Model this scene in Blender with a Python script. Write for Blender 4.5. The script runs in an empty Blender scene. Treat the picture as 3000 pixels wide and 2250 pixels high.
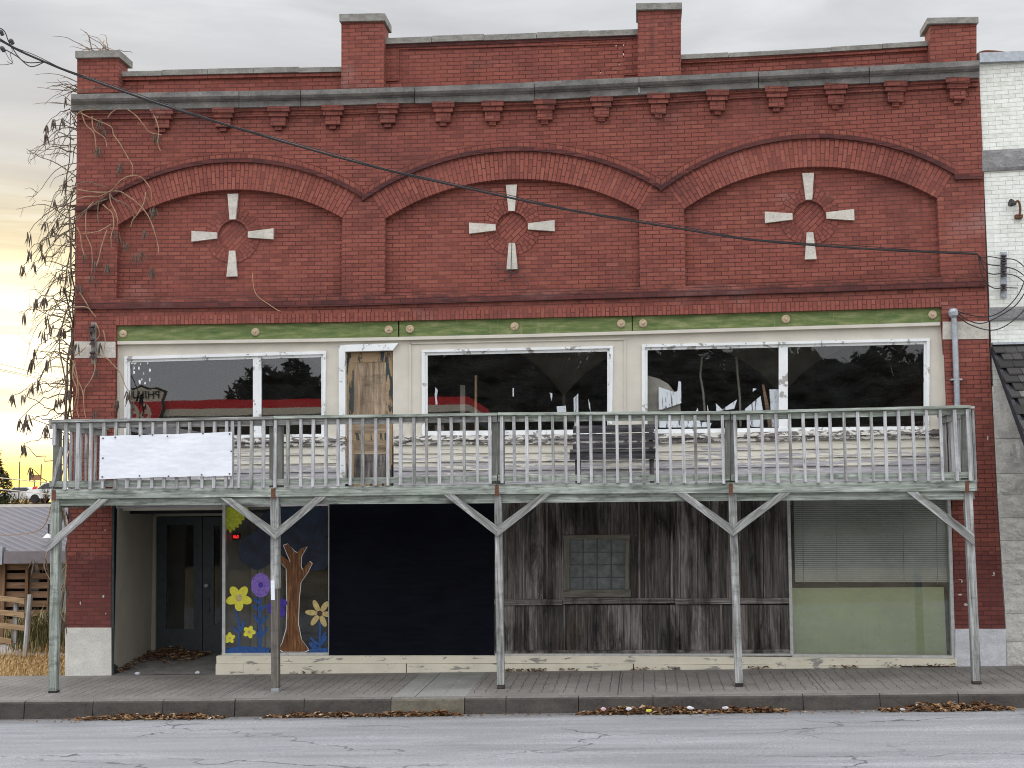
import bpy, bmesh, math, random
from mathutils import Vector, Matrix, noise as mnoise
from mathutils.geometry import tessellate_polygon
RND = random.Random(11)
rr = RND.uniform
SC = bpy.context.scene
COL = SC.collection

# ------------------------------------------------------------------ camera
YAW, PITCH, ROLL, FOC = 0.0988640, 0.0983722, -0.0082865, 3850.0
CAM = Vector((0, -20.6, 2.4))
_f = Vector((-math.sin(YAW)*math.cos(PITCH), math.cos(YAW)*math.cos(PITCH), math.sin(PITCH)))
_r = Vector((math.cos(YAW), math.sin(YAW), 0)); _u = _r.cross(_f)
RX = _r*math.cos(ROLL) + _u*math.sin(ROLL); UX = -_r*math.sin(ROLL) + _u*math.cos(ROLL)
cd = bpy.data.cameras.new('camera'); cam = bpy.data.objects.new('camera', cd); COL.objects.link(cam)
M = Matrix((RX, UX, -_f)).transposed().to_4x4(); M.translation = CAM; cam.matrix_world = M
cd.sensor_width = 36; cd.lens = FOC/3000*36; cd.clip_end = 3000; cd.clip_start = .1
SC.camera = cam

def px(u, v, Y=0.0):
    """survey point: where the sight line of a photo point meets the upright plane y = Y"""
    d = _f + RX*((u-1500)/FOC) - UX*((v-1125)/FOC)
    return CAM + d*((Y-CAM.y)/d.y)
def gz(x, y): return .003 + .0138*x + .022*y
def ip(poly, u):
    if u <= poly[0][0]:
        a, b = poly[0], poly[1]
    elif u >= poly[-1][0]:
        a, b = poly[-2], poly[-1]
    else:
        for a, b in zip(poly, poly[1:]):
            if a[0] <= u <= b[0]: break
    t = (u-a[0])/(b[0]-a[0]); return a[1] + t*(b[1]-a[1])

# ------------------------------------------------------------------ node helper
class G:
    def __init__(s, name):
        s.m = bpy.data.materials.new(name); s.m.use_nodes = True; s.nt = s.m.node_tree
        s.b = s.nt.nodes['Principled BSDF']; s.out = s.nt.nodes['Material Output']
    def n(s, t, **k):
        nd = s.nt.nodes.new(t)
        for a, b in k.items(): setattr(nd, a, b)
        return nd
    def set(s, sock, v):
        if isinstance(v, bpy.types.NodeSocket): s.nt.links.new(v, sock)
        elif isinstance(v, (tuple, list)) and sock.type == 'RGBA': sock.default_value = (*v[:3], 1)
        else: sock.default_value = v
    def pos(s): return s.n('ShaderNodeNewGeometry').outputs['Position']
    def isl(s): return s.n('ShaderNodeNewGeometry').outputs['Random Per Island']
    def uv(s): return s.n('ShaderNodeTexCoord').outputs['UV']
    def map(s, v, sc=(1, 1, 1), loc=(0, 0, 0)):
        nd = s.n('ShaderNodeMapping'); s.set(nd.inputs['Vector'], v); nd.inputs['Scale'].default_value = sc; nd.inputs['Location'].default_value = loc
        return nd.outputs[0]
    def noise(s, v, sc=1, det=4, ro=.6, dist=0):
        nd = s.n('ShaderNodeTexNoise'); s.set(nd.inputs['Vector'], v); nd.inputs['Scale'].default_value = sc
        nd.inputs['Detail'].default_value = det; nd.inputs['Roughness'].default_value = ro; nd.inputs['Distortion'].default_value = dist
        return nd.outputs['Fac']
    def ramp(s, f, st, mode='LINEAR'):
        nd = s.n('ShaderNodeValToRGB'); nd.color_ramp.interpolation = mode; e = nd.color_ramp.elements
        while len(e) < len(st): e.new(.5)
        for q, (p, c) in zip(e, st):
            q.position = p; q.color = (c, c, c, 1) if isinstance(c, (int, float)) else (*c, 1)
        s.set(nd.inputs[0], f); return nd.outputs[0]
    def mix(s, f, a, b, mode='MIX'):
        nd = s.n('ShaderNodeMix', data_type='RGBA', blend_type=mode)
        s.set(nd.inputs[0], f); s.set(nd.inputs[6], a); s.set(nd.inputs[7], b); return nd.outputs[2]
    def math(s, op, a, b=0.0, c=0.0):
        nd = s.n('ShaderNodeMath', operation=op); s.set(nd.inputs[0], a); s.set(nd.inputs[1], b); s.set(nd.inputs[2], c); return nd.outputs[0]
    def sep(s, v):
        nd = s.n('ShaderNodeSeparateXYZ'); s.set(nd.inputs[0], v); return nd.outputs
    def com(s, x, y, z=0.0):
        nd = s.n('ShaderNodeCombineXYZ'); s.set(nd.inputs[0], x); s.set(nd.inputs[1], y); s.set(nd.inputs[2], z); return nd.outputs[0]
    def bump(s, h, st=.3, d=.01):
        nd = s.n('ShaderNodeBump'); nd.inputs['Strength'].default_value = st; nd.inputs['Distance'].default_value = d
        s.set(nd.inputs['Height'], h); s.set(s.b.inputs['Normal'], nd.outputs[0])
    def fin(s, col, rough=.8, spec=.3):
        s.set(s.b.inputs['Base Color'], col); s.set(s.b.inputs['Roughness'], rough); s.b.inputs['Specular IOR Level'].default_value = spec
        return s.m

def plain(name, c, rough=.7, var=.25, sc=6, spec=.3, metal=0):
    g = G(name); n = g.noise(g.pos(), sc, 5, .65)
    col = g.mix(g.ramp(n, [(.3, 0), (.7, 1)]), tuple(x*(1-var) for x in c), tuple(min(1, x*(1+var)) for x in c))
    g.b.inputs['Metallic'].default_value = metal
    g.bump(n, .15, .01)
    return g.fin(col, rough, spec)

def brick(name, cols, mortar, mode='wall', w=.215, h=.0685, ms=.0075, stain=1.0, pale=(.45, .34, .32), lowdark=True):
    g = G(name); P = g.pos(); X, Y, Z = g.sep(P)
    if mode == 'wall':
        A = g.math('MULTIPLY', g.math('MAXIMUM', g.math('SUBTRACT', Z, 2.8), 0), .0183)
        q = g.math('MULTIPLY', g.math('ADD', X, 1.95), 1/7.3)
        zz = g.math('ADD', Z, g.math('MULTIPLY', A, g.math('SUBTRACT', 1.0, g.math('MULTIPLY', q, q))))
        V = g.com(g.math('ADD', X, Y), zz)
    else:
        V = g.uv()
    wob = g.n('ShaderNodeTexNoise'); g.set(wob.inputs['Vector'], P); wob.inputs['Scale'].default_value = 9
    add = g.n('ShaderNodeVectorMath', operation='MULTIPLY_ADD'); g.set(add.inputs[0], wob.outputs['Color']); add.inputs[1].default_value = (.006,)*3; g.set(add.inputs[2], V)
    bt = g.n('ShaderNodeTexBrick'); g.set(bt.inputs['Vector'], add.outputs[0]); bt.offset = .5
    for k, v in (('Scale', 1), ('Mortar Size', ms), ('Mortar Smooth', .35), ('Bias', 0), ('Brick Width', w), ('Row Height', h)): bt.inputs[k].default_value = v
    bt.inputs['Color1'].default_value = (0, 0, 0, 1); bt.inputs['Color2'].default_value = (1, 1, 1, 1); bt.inputs['Mortar'].default_value = (.5, .5, .5, 1)
    c = g.ramp(bt.outputs['Color'], [(0, cols[0]), (.45, cols[1]), (.8, cols[1]), (1, cols[2])])
    n1 = g.noise(P, 14, 5, .7)
    c = g.mix(.35, c, g.ramp(n1, [(.3, tuple(x*.55 for x in cols[1])), (.7, tuple(min(1, x*1.35) for x in cols[1]))]))
    big = g.noise(g.map(P, (.5, .5, .9)), 1.3, 5, .6, .4)
    c = g.mix(g.math('MULTIPLY', g.ramp(big, [(.5, 0), (.72, 1)]), .45*stain), c, (cols[0][0]*.5, cols[0][1]*.62, cols[0][2]*.8))
    pn = g.noise(g.map(P, (.6, .6, 1), (31, 7, 3)), 1.1, 6, .62, .2)
    c = g.mix(g.math('MULTIPLY', g.ramp(pn, [(.6, 0), (.74, 1)]), .22*stain), c, pale)
    # soot in the sheltered course below the cornice and along the string course
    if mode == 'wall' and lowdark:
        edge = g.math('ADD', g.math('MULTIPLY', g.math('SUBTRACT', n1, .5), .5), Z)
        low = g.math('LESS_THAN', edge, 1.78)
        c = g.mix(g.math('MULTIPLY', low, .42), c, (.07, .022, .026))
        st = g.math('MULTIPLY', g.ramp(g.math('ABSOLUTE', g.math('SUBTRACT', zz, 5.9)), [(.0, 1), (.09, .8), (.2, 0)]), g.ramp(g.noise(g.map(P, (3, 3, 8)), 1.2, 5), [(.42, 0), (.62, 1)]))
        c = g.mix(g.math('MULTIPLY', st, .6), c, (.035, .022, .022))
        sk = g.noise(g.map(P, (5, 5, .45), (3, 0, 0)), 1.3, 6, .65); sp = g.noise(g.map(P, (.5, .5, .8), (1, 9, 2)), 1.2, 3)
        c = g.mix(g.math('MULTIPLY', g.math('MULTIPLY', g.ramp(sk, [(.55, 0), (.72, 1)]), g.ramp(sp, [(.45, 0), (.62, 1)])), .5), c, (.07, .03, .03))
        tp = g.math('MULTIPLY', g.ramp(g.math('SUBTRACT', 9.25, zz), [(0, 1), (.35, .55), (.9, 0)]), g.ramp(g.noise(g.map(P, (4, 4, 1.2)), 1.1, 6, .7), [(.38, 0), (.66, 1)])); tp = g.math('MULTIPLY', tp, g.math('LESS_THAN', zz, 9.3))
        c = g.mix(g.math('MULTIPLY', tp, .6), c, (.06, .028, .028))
    mn = g.noise(g.map(P, (1, 1, 1), (5, 5, 5)), .9, 3)
    mort = g.mix(g.ramp(mn, [(.45, 0), (.66, 1)]), mortar, tuple(min(1, x*2.0+.01) for x in mortar))
    c = g.mix(g.math('MULTIPLY', bt.outputs['Fac'], .8), c, mort)
    hgt = g.math('ADD', g.math('MULTIPLY', bt.outputs['Fac'], -1.0), g.math('MULTIPLY', n1, .5))
    g.bump(hgt, .55, .012)
    return g.fin(c, .85, .25)

BC = [(.155, .046, .036), (.25, .076, .056), (.30, .104, .074)]
MO = (.05, .02, .018)
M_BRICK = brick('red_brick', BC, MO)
M_BRICKUV = brick('red_brick_radial', [tuple(x*1.06 for x in c) for c in BC], MO, 'uv', lowdark=False)
M_HEADER = brick('red_brick_header', [tuple(x*.96 for x in c) for c in BC], (.05, .018, .016), 'uv', w=.108, lowdark=False)
M_DARKBRICK = brick('sooty_brick', [(.06, .024, .024), (.11, .034, .03), (.17, .05, .042)], (.04, .02, .02), 'wall', lowdark=False)
M_WBRICK = brick('white_painted_brick', [(.66, .68, .6), (.78, .8, .73), (.82, .83, .77)], (.33, .36, .30), 'wall', stain=.12, ms=.0035, pale=(.8, .8, .74), lowdark=False)

def stone(name, c, dark, amt=.5, sc=3.0, bump=.5):
    g = G(name); P = g.pos(); n = g.noise(g.map(P, (1, 1, 1.6)), sc, 7, .68, .3); f = g.noise(P, 38, 4, .7)
    col = g.mix(g.ramp(n, [(.5-amt*.35, 1), (.72, 0)]), c, dark)
    col = g.mix(.3, col, g.ramp(f, [(.3, tuple(x*.5 for x in c)), (.7, tuple(min(1, x*1.4) for x in c))]))
    g.bump(g.math('ADD', n, g.math('MULTIPLY', f, .4)), bump, .03)
    return g.fin(col, .9, .2)
M_CORN = stone('weathered_cornice_stone', (.26, .253, .235), (.05, .05, .052), .5, 3.2)
M_COPE = stone('coping_concrete', (.34, .33, .30), (.12, .115, .105), .35, 4)
M_LIME = stone('limestone', (.66, .62, .54), (.42, .40, .36), .3, 5, .3)
M_PIERB = stone('painted_pier_base', (.78, .755, .67), (.55, .53, .48), .2, 3, .2)
M_PIERG = stone('grey_pier_base', (.68, .69, .71), (.42, .42, .43), .4, 5, .25)
M_RUST = stone('rock_faced_stone', (.72, .70, .64), (.42, .41, .38), .35, 5, 1.0)
M_RUSTG = stone('grey_rock_band', (.33, .32, .32), (.15, .15, .15), .45, 4, 1.0)

def wood(name, c1, c2, c3, green=0.0, wet=.0, gs=48, iv=.16, bv=.3):
    """weathered timber: grain runs along U"""
    g = G(name); U = g.uv(); P = g.pos()
    gr = g.noise(g.map(U, (2.2, gs, 1)), 1, 6, .65, .6)
    gr2 = g.noise(g.map(U, (.6, gs*.3, 1), (3, 9, 0)), 1, 4, .6, .3)
    c = g.ramp(gr, [(.28, c1), (.5, c2), (.72, c3)])
    c = g.mix(g.ramp(gr2, [(.35, 0), (.65, .6)]), c, c1)
    vo = g.n('ShaderNodeTexVoronoi'); g.set(vo.inputs['Vector'], g.map(U, (1.3, 6, 1))); vo.inputs['Scale'].default_value = 1.2
    c = g.mix(g.ramp(vo.outputs['Distance'], [(.03, .75), (.09, 0)]), c, tuple(x*.35 for x in c1))
    if green:
        gn = g.noise(g.map(P, (1, 1, .8), (2, 2, 2)), 1.6, 5, .65)
        c = g.mix(g.math('MULTIPLY', g.ramp(gn, [(.38, 0), (.62, 1)]), green), c, (.20, .27, .20))
    c = g.mix(1.0, c, g.ramp(g.isl(), [(0, 1-iv), (.5, 1), (1, 1+iv*.7)]), 'MULTIPLY')
    bl = g.noise(g.map(U, (1.1, 7, 1), (7, 1, 0)), 1.2, 5, .65, .3)
    c = g.mix(1.0, c, g.ramp(bl, [(.3, 1-bv), (.5, 1), (.7, 1+bv*.8)]), 'MULTIPLY')
    if wet:
        c = g.mix(g.math('MULTIPLY', g.ramp(g.noise(g.map(P, (2, 2, 6)), 1.5, 5, .7), [(.52, 0), (.68, 1)]), wet), c, (.03, .03, .028))
    g.bump(gr, .5, .006)
    return g.fin(c, .85, .2)
M_WOOD = wood('weathered_grey_wood', (.11, .105, .095), (.36, .36, .35), (.62, .62, .61), .12, .35, 40, .2, .5)
M_WOODG = wood('green_stained_wood', (.12, .135, .112), (.39, .42, .375), (.64, .67, .62), .25, .55, 40, .16, .5)
M_WOODW = wood('pale_baluster_wood', (.27, .265, .26), (.50, .50, .51), (.68, .68, .69), .08, .25, 40, .25, .4)
M_WOODD = wood('dark_post_wood', (.07, .06, .05), (.17, .15, .13), (.28, .25, .22), .05, .4)
def plank_wood():
    g = G('blackened_barn_plank'); U = g.uv(); P = g.pos(); X, Y, Z = g.sep(P)
    gr = g.noise(g.map(U, (1.6, 34, 1)), 1, 7, .7, .8); c = g.ramp(gr, [(.3, (.035, .03, .026)), (.48, (.12, .108, .10)), (.6, (.20, .185, .175)), (.75, (.38, .36, .345))])
    c = g.mix(1.0, c, g.ramp(g.isl(), [(0, .45), (.5, .9), (1, 1.55)]), 'MULTIPLY')
    br = g.noise(g.map(P, (2.2, 2.2, .8), (4, 0, 0)), 1.2, 4); c = g.mix(g.ramp(br, [(.5, 0), (.7, .4)]), c, (.10, .072, .045))
    bl = g.noise(g.map(P, (4.5, 4.5, 1.1)), 1.1, 6, .68, .4); hi = g.math('MULTIPLY_ADD', g.math('ABSOLUTE', g.math('SUBTRACT', Z, 1.30)), .10, bl)
    c = g.mix(g.ramp(hi, [(.52, 0), (.72, .88)]), c, (.014, .012, .011))
    sp = g.noise(g.map(P, (30, 30, 9)), 1, 4, .7); c = g.mix(g.ramp(sp, [(.66, 0), (.74, .6)]), c, (.40, .385, .37))
    g.bump(gr, .6, .008); return g.fin(c, .9, .15)
M_PLANK = plank_wood()

M_BENCH = wood('bench_wood', (.025, .022, .024), (.075, .07, .074), (.2, .19, .2), 0, .5, 30, .3, .6)
M_BARE = wood('bare_door_wood', (.13, .09, .06), (.33, .25, .17), (.50, .41, .31), 0, .45, 18, .2, .4)
M_BAREG = wood('blackened_door_wood', (.03, .028, .027), (.13, .115, .10), (.30, .28, .27), 0, .7, 18, .2, .6)
M_SHED = wood('brown_shed_wood', (.12, .07, .04), (.24, .145, .085), (.34, .22, .14), 0, .3, 40)
M_RAIL = wood('tan_rail_wood', (.30, .20, .11), (.48, .33, .19), (.58, .43, .27), 0, .2, 40)

def peel(name, paint, under, cover=.5, stretch=(2, 2, 9), sc=1.6, lines=0.0):
    g = G(name); P = g.pos(); n = g.noise(g.map(P, stretch), sc, 7, .66, .5)
    gr = g.noise(g.map(P, (6, 6, 90)), 1, 4, .6)
    und = g.mix(gr, tuple(x*.5 for x in under), tuple(min(1, x*1.5) for x in under))
    f = g.ramp(n, [(cover-.015, 0), (cover+.015, 1)])
    dn = g.noise(P, 3, 5, .6)
    pc = g.mix(g.ramp(dn, [(.3, 0), (.7, 1)]), tuple(x*.86 for x in paint), paint)
    c = g.mix(f, pc, und)
    g.bump(g.math('SUBTRACT', g.math('MULTIPLY', gr, .3), f), .5, .006)
    return g.fin(c, .7, .3)
CREAM = (.62, .585, .505)
M_CREAM = peel('cream_paint', CREAM, (.3, .28, .25), .80)
g = G('peeling_siding'); P = g.pos(); X_, Y_, Z_ = g.sep(P); n = g.noise(g.map(P, (.8, .8, 13)), 1.7, 7, .68, .4); gr = g.noise(g.map(P, (3, 3, 60)), 1, 5, .6)
und = g.ramp(gr, [(.3, (.20, .19, .19)), (.5, (.37, .355, .37)), (.7, (.50, .485, .51))]); dn = g.noise(P, 2.2, 5, .6)
f = g.ramp(g.math('ADD', n, g.math('MULTIPLY', g.math('SUBTRACT', Z_, 3.18), -.45)), [(.475, 0), (.505, 1)])
c = g.mix(f, g.mix(g.ramp(dn, [(.3, 0), (.7, 1)]), (.60, .565, .48), (.70, .665, .57)), und); g.bump(g.math('SUBTRACT', g.math('MULTIPLY', gr, .5), f), .5, .006); M_SIDING = g.fin(c, .75, .25)
M_SILL = peel('peeling_sill', (.72, .70, .64), (.17, .15, .145), .50, (3, 3, 8), 2.2)
M_CASING = peel('peeling_white_casing', (.80, .82, .82), (.34, .33, .31), .60, (4, 4, 4), 1.3)
M_WHITEBOARD = peel('white_flaking_boards', (.85, .88, .9), (.14, .14, .16), .57, (11, 11, 1.2), 2.0)
M_LEDGE = peel('ledge_paint', (.74, .69, .55), (.30, .285, .26), .60, (1.5, 1.5, 5), 2.2)
M_RECESS = peel('recess_plaster', (.36, .33, .27), (.26, .25, .22), .74, (2, 2, 2), 1.6)
M_DOORG = peel('flaking_dark_door', (.045, .055, .055), (.33, .23, .135), .47, (6, 6, 1.2), 1.4)
def green_beam():
    g = G('green_painted_beam'); P = g.pos(); n = g.noise(g.map(P, (1.3, 1.3, 7)), 2.0, 6, .65); b = g.noise(P, 6, 6, .7); k = g.noise(g.map(P, (9, 9, 1.2)), 1.5, 5, .65)
    c = g.ramp(n, [(.3, (.06, .115, .035)), (.5, (.15, .19, .065)), (.7, (.30, .32, .15))]); c = g.mix(g.ramp(b, [(.4, 0), (.75, .5)]), c, (.09, .15, .05)); c = g.mix(g.ramp(k, [(.6, 0), (.75, .4)]), c, (.34, .36, .20)); g.bump(n, .2, .005); return g.fin(c, .65, .25)
M_GREEN = green_beam()
M_ROSE = plain('rusty_cream_rosette', (.47, .37, .25), .7, .35, 30)
M_IRON = plain('dark_iron', (.05, .045, .045), .6, .4, 20, .4)
M_RUSTM = plain('rusty_strap', (.13, .055, .032), .8, .5, 40)
M_GALV = plain('galvanised_steel', (.36, .39, .42), .5, .2, 15, .5, .4)
M_ALU = plain('window_aluminium', (.48, .48, .46), .5, .2, 12, .5, .3)
M_BLACK = plain('black_cable', (.02, .02, .022), .5, .2, 10, .4)
M_DARK = plain('dark_interior', (.022, .021, .02), .9, .3, 2, .1)
M_INTW = plain('interior_plaster', (.36, .345, .32), .9, .3, 2, .1)
M_SLATE = plain('slate_green_door', (.036, .045, .050), .5, .3, 8, .4)
def panel_black():
    g = G('black_painted_board'); P = g.pos(); n = g.noise(g.map(P, (1, 1, 8)), 2, 6, .7); b = g.noise(P, 1.2, 3)
    c = g.ramp(n, [(.3, (.003, .0035, .006)), (.7, (.008, .0085, .013))]); c = g.mix(g.ramp(b, [(.4, 0), (.7, .5)]), c, (.009, .010, .016))
    g.bump(n, .15, .004); return g.fin(c, .9, .06)
M_BPANEL = panel_black()
def kick():
    g = G('pale_green_board'); P = g.pos(); n = g.noise(P, 2.5, 6, .65); s = g.noise(g.map(P, (9, 9, .7)), 1.5, 5, .6)
    c = g.ramp(n, [(.3, (.62, .68, .41)), (.7, (.74, .80, .53))]); c = g.mix(g.ramp(s, [(.6, 0), (.75, .35)]), c, (.48, .47, .28))
    sp = g.noise(P, 26, 3, .6); c = g.mix(g.ramp(sp, [(.7, 0), (.74, .6)]), c, (.15, .15, .10)); return g.fin(c, .7, .3)
M_KICK = kick()
M_BLIND = plain('blind_slat', (.78, .79, .72), .5, .1, 2, .4)
def cloth():
    g = G('white_vinyl'); P = g.pos(); n = g.noise(g.map(P, (6, 6, 22)), 1.0, 4, .5); w = g.noise(g.map(P, (1.6, 1, 5)), 2, 3)
    c = g.mix(g.ramp(n, [(.35, 0), (.7, 1)]), (.73, .76, .82), (.82, .84, .88)); g.bump(w, .35, .02); return g.fin(c, .55, .3)
M_VINYL = cloth()

def glass(name, tint=(.55, .57, .58), ior=1.6, wavy=.02, ws=1.2, dirt_haze=.0):
    g = G(name); g.nt.nodes.remove(g.b)
    tr = g.n('ShaderNodeBsdfTransparent'); tr.inputs[0].default_value = (*tint, 1)
    gl = g.n('ShaderNodeBsdfGlossy'); gl.inputs['Roughness'].default_value = .012; gl.inputs[0].default_value = (1, 1, 1, 1)
    nd = g.n('ShaderNodeBump'); nd.inputs['Strength'].default_value = wavy; nd.inputs['Distance'].default_value = .1
    g.set(nd.inputs['Height'], g.noise(g.pos(), ws, 2, .5)); g.nt.links.new(nd.outputs[0], gl.inputs['Normal'])
    fr = g.n('ShaderNodeFresnel'); fr.inputs[0].default_value = ior
    mx = g.n('ShaderNodeMixShader'); g.nt.links.new(fr.outputs[0], mx.inputs[0]); g.nt.links.new(tr.outputs[0], mx.inputs[1]); g.nt.links.new(gl.outputs[0], mx.inputs[2])
    o = mx.outputs[0]
    if dirt_haze:
        df = g.n('ShaderNodeBsdfDiffuse'); df.inputs[0].default_value = (.46, .49, .46, 1)
        m2 = g.n('ShaderNodeMixShader'); g.set(m2.inputs[0], g.math('MULTIPLY', g.ramp(g.noise(g.map(g.pos(), (1, 1, 2.5)), 2.2, 6, .7), [(.35, .15), (.75, 1)]), dirt_haze))
        g.nt.links.new(o, m2.inputs[1]); g.nt.links.new(df.outputs[0], m2.inputs[2]); o = m2.outputs[0]
    g.nt.links.new(o, g.out.inputs[0]); return g.m
M_GLASS = glass('old_window_glass', (.9, .91, .92), 1.85, .008, .9, .03)
M_GLASSW = glass('warped_window_glass', (.92, .93, .94), 1.65, .035, 1.3, .035)
M_GLASSS = glass('shop_glass', (.93, .95, .94), 1.8, .01, .8, .24)  # pale diffuse film paints in the hazy reflections over the blinds
M_GLASSD = glass('dusty_dark_glass', (.85, .86, .86), 1.5, .02, 1.0, .10)

def paint(name, c, v=.35, sc=22): return plain(name, c, .55, v, sc, .35)
P_SUN = paint('paint_sun', (.42, .47, .03)); P_NAVY = paint('paint_navy', (.006, .013, .03), .7, 7); P_BLUE = paint('paint_blue', (.02, .075, .24), .5)
g = G('paint_brown'); n = g.noise(g.map(g.pos(), (34, 1, 3)), 1, 5, .7); P_BROWN = g.fin(g.ramp(n, [(.3, (.035, .015, .008)), (.5, (.15, .06, .02)), (.7, (.34, .17, .07))]), .6, .3); P_WHITE = paint('paint_white', (.7, .7, .68), .1); P_YEL = paint('paint_yellow', (.72, .68, .06), .15)
P_PURP = paint('paint_purple', (.22, .13, .48), .45, 30); P_DPURP = paint('paint_deep_purple', (.06, .03, .30)); P_GOLD = paint('paint_gold', (.55, .40, .14), .3)
P_TAN = paint('paint_tan', (.55, .43, .18), .3); P_DBROWN = paint('paint_dark_brown', (.06, .03, .025))

# ------------------------------------------------------------------ mesh builder
class MB:
    def __init__(s): s.v = []; s.f = []; s.uv = []; s.mi = []
    def face(s, pts, uv=None, m=0):
        i = len(s.v); s.v += [tuple(p) for p in pts]; s.f.append(tuple(range(i, i+len(pts))))
        s.uv.append(uv or [(p[0]+p[1], p[2]) for p in pts]); s.mi.append(m)
    def prism(s, loop, yb, holes=(), m=0, uvf=None):
        """front outline (3-D points, plane y) carried straight back to y = yb, with open holes"""
        loops = [list(loop)] + [list(h) for h in holes]; flat = [p for l in loops for p in l]
        i = len(s.v); s.v += [tuple(p) for p in flat]; j = len(s.v); s.v += [(p[0], yb, p[2]) for p in flat]
        U = uvf or (lambda p: (p[0]+p[1], p[2]))
        for t in tessellate_polygon([[Vector((p[0], p[2], 0)) for p in l] for l in loops]):
            s.f.append(tuple(i+k for k in t)); s.uv.append([U(flat[k]) for k in t]); s.mi.append(m)
            s.f.append(tuple(j+k for k in reversed(t))); s.uv.append([U(flat[k]) for k in reversed(t)]); s.mi.append(m)
        o = 0
        for l in loops:
            n = len(l)
            for k in range(n):
                a, b = o+k, o+(k+1) % n
                s.f.append((i+a, i+b, j+b, j+a)); s.mi.append(m)
                ua, ub = U(flat[a]), U(flat[b]); d = yb-flat[a][1]
                s.uv.append([ua, ub, (ub[0], ub[1]+d), (ua[0], ua[1]+d)])
            o += n
    def board(s, q, yf, yb, along='v', m=0):
        """four photo points TL TR BR BL on plane yf, carried back to yb; U runs along the grain"""
        P = [px(*p, yf) for p in q]; s.board3(P, yb, along, m)
    def board3(s, P, yb, along='v', m=0):
        B = [Vector((p.x, yb, p.z)) for p in P]; ou, ov = rr(0, 50), rr(0, 50)
        def uv(p):
            d = p.y
            return (ou+p.z, ov+p.x+d) if along == 'v' else (ou+p.x, ov+p.z+d)
        i = len(s.v); A = P+B; s.v += [tuple(p) for p in A]
        for f in ((0, 1, 2, 3), (7, 6, 5, 4), (0, 4, 5, 1), (1, 5, 6, 2), (2, 6, 7, 3), (3, 7, 4, 0)):
            s.f.append(tuple(i+k for k in f)); s.uv.append([uv(A[k]) for k in f]); s.mi.append(m)
    def bar(s, p0, p1, w, d, side=None, m=0):
        p0, p1 = Vector(p0), Vector(p1); t = (p1-p0); L = t.length; t.normalize()
        a = Vector(side) if side else (Vector((0, 0, 1)) if abs(t.z) < .8 else Vector((0, 1, 0)))
        b = t.cross(a).normalized(); a = b.cross(t).normalized(); ou, ov = rr(0, 50), rr(0, 50)
        c = [(-1, -1), (1, -1), (1, 1), (-1, 1)]; i = len(s.v)
        for p in (p0, p1): s.v += [tuple(p + a*(x*w/2) + b*(y*d/2)) for x, y in c]
        for k in range(4):
            k2 = (k+1) % 4; s.f.append((i+k, i+k2, i+4+k2, i+4+k)); s.mi.append(m)
            s.uv.append([(ou, ov+k*.13), (ou, ov+k*.13+.1), (ou+L, ov+k*.13+.1), (ou+L, ov+k*.13)])
        for q in ((3, 2, 1, 0), (4, 5, 6, 7)):
            s.f.append(tuple(i+k for k in q)); s.mi.append(m); s.uv.append([(ou, ov), (ou+.01, ov), (ou+.01, ov+.1), (ou, ov+.1)])
    def box(s, a, b, m=0): s.board3([Vector((a[0], a[1], b[2])), Vector((b[0], a[1], b[2])), Vector((b[0], a[1], a[2])), Vector((a[0], a[1], a[2]))], b[1], 'h' if b[0]-a[0] > b[2]-a[2] else 'v', m)
    def tube(s, pts, r, n=6, m=0, taper=None):
        pts = [Vector(p) for p in pts]; i = len(s.v); L = 0
        for k, p in enumerate(pts):
            t = (pts[min(k+1, len(pts)-1)]-pts[max(k-1, 0)]).normalized()
            a = t.cross(Vector((0, 1, .01))).normalized() if abs(t.y) < .95 else t.cross(Vector((1, 0, 0))).normalized(); b = t.cross(a)
            q = r if taper is None else r + (taper-r)*k/(len(pts)-1)
            for j in range(n):
                an = 2*math.pi*j/n; s.v.append(tuple(p + a*(q*math.cos(an)) + b*(q*math.sin(an))))
        for k in range(len(pts)-1):
            d = (pts[k+1]-pts[k]).length
            for j in range(n):
                j2 = (j+1) % n; s.f.append((i+k*n+j, i+k*n+j2, i+(k+1)*n+j2, i+(k+1)*n+j)); s.mi.append(m)
                s.uv.append([(L, j*.03), (L, j*.03+.03), (L+d, j*.03+.03), (L+d, j*.03)])
            L += d
        for o, rev in ((0, 1), (len(pts)-1, 0)):
            q = [i+o*n+j for j in range(n)]; q = q[::-1] if rev else q
            s.f.append(tuple(q)); s.mi.append(m); s.uv.append([(0, 0)]*n)
    def disc(s, c, r, yb, n=24, m=0, a0=0): s.prism([Vector((c[0]+r*math.cos(a0+2*math.pi*k/n), c[1], c[2]+r*math.sin(a0+2*math.pi*k/n))) for k in range(n)], yb, m=m)
    def lathe(s, c, prof, axis, n=12, m=0):
        """prof = [(radius, distance along axis)]"""
        c = Vector(c); t = Vector(axis).normalized(); a = t.orthogonal().normalized(); b = t.cross(a); i = len(s.v)
        for r, h in prof:
            for j in range(n):
                an = 2*math.pi*j/n; s.v.append(tuple(c + t*h + a*(r*math.cos(an)) + b*(r*math.sin(an))))
        for k in range(len(prof)-1):
            for j in range(n):
                j2 = (j+1) % n; s.f.append((i+k*n+j, i+k*n+j2, i+(k+1)*n+j2, i+(k+1)*n+j)); s.mi.append(m); s.uv.append([(0, 0)]*4)
        for o in (0, len(prof)-1):
            s.f.append(tuple(i+o*n+j for j in range(n))); s.mi.append(m); s.uv.append([(0, 0)]*n)
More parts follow.
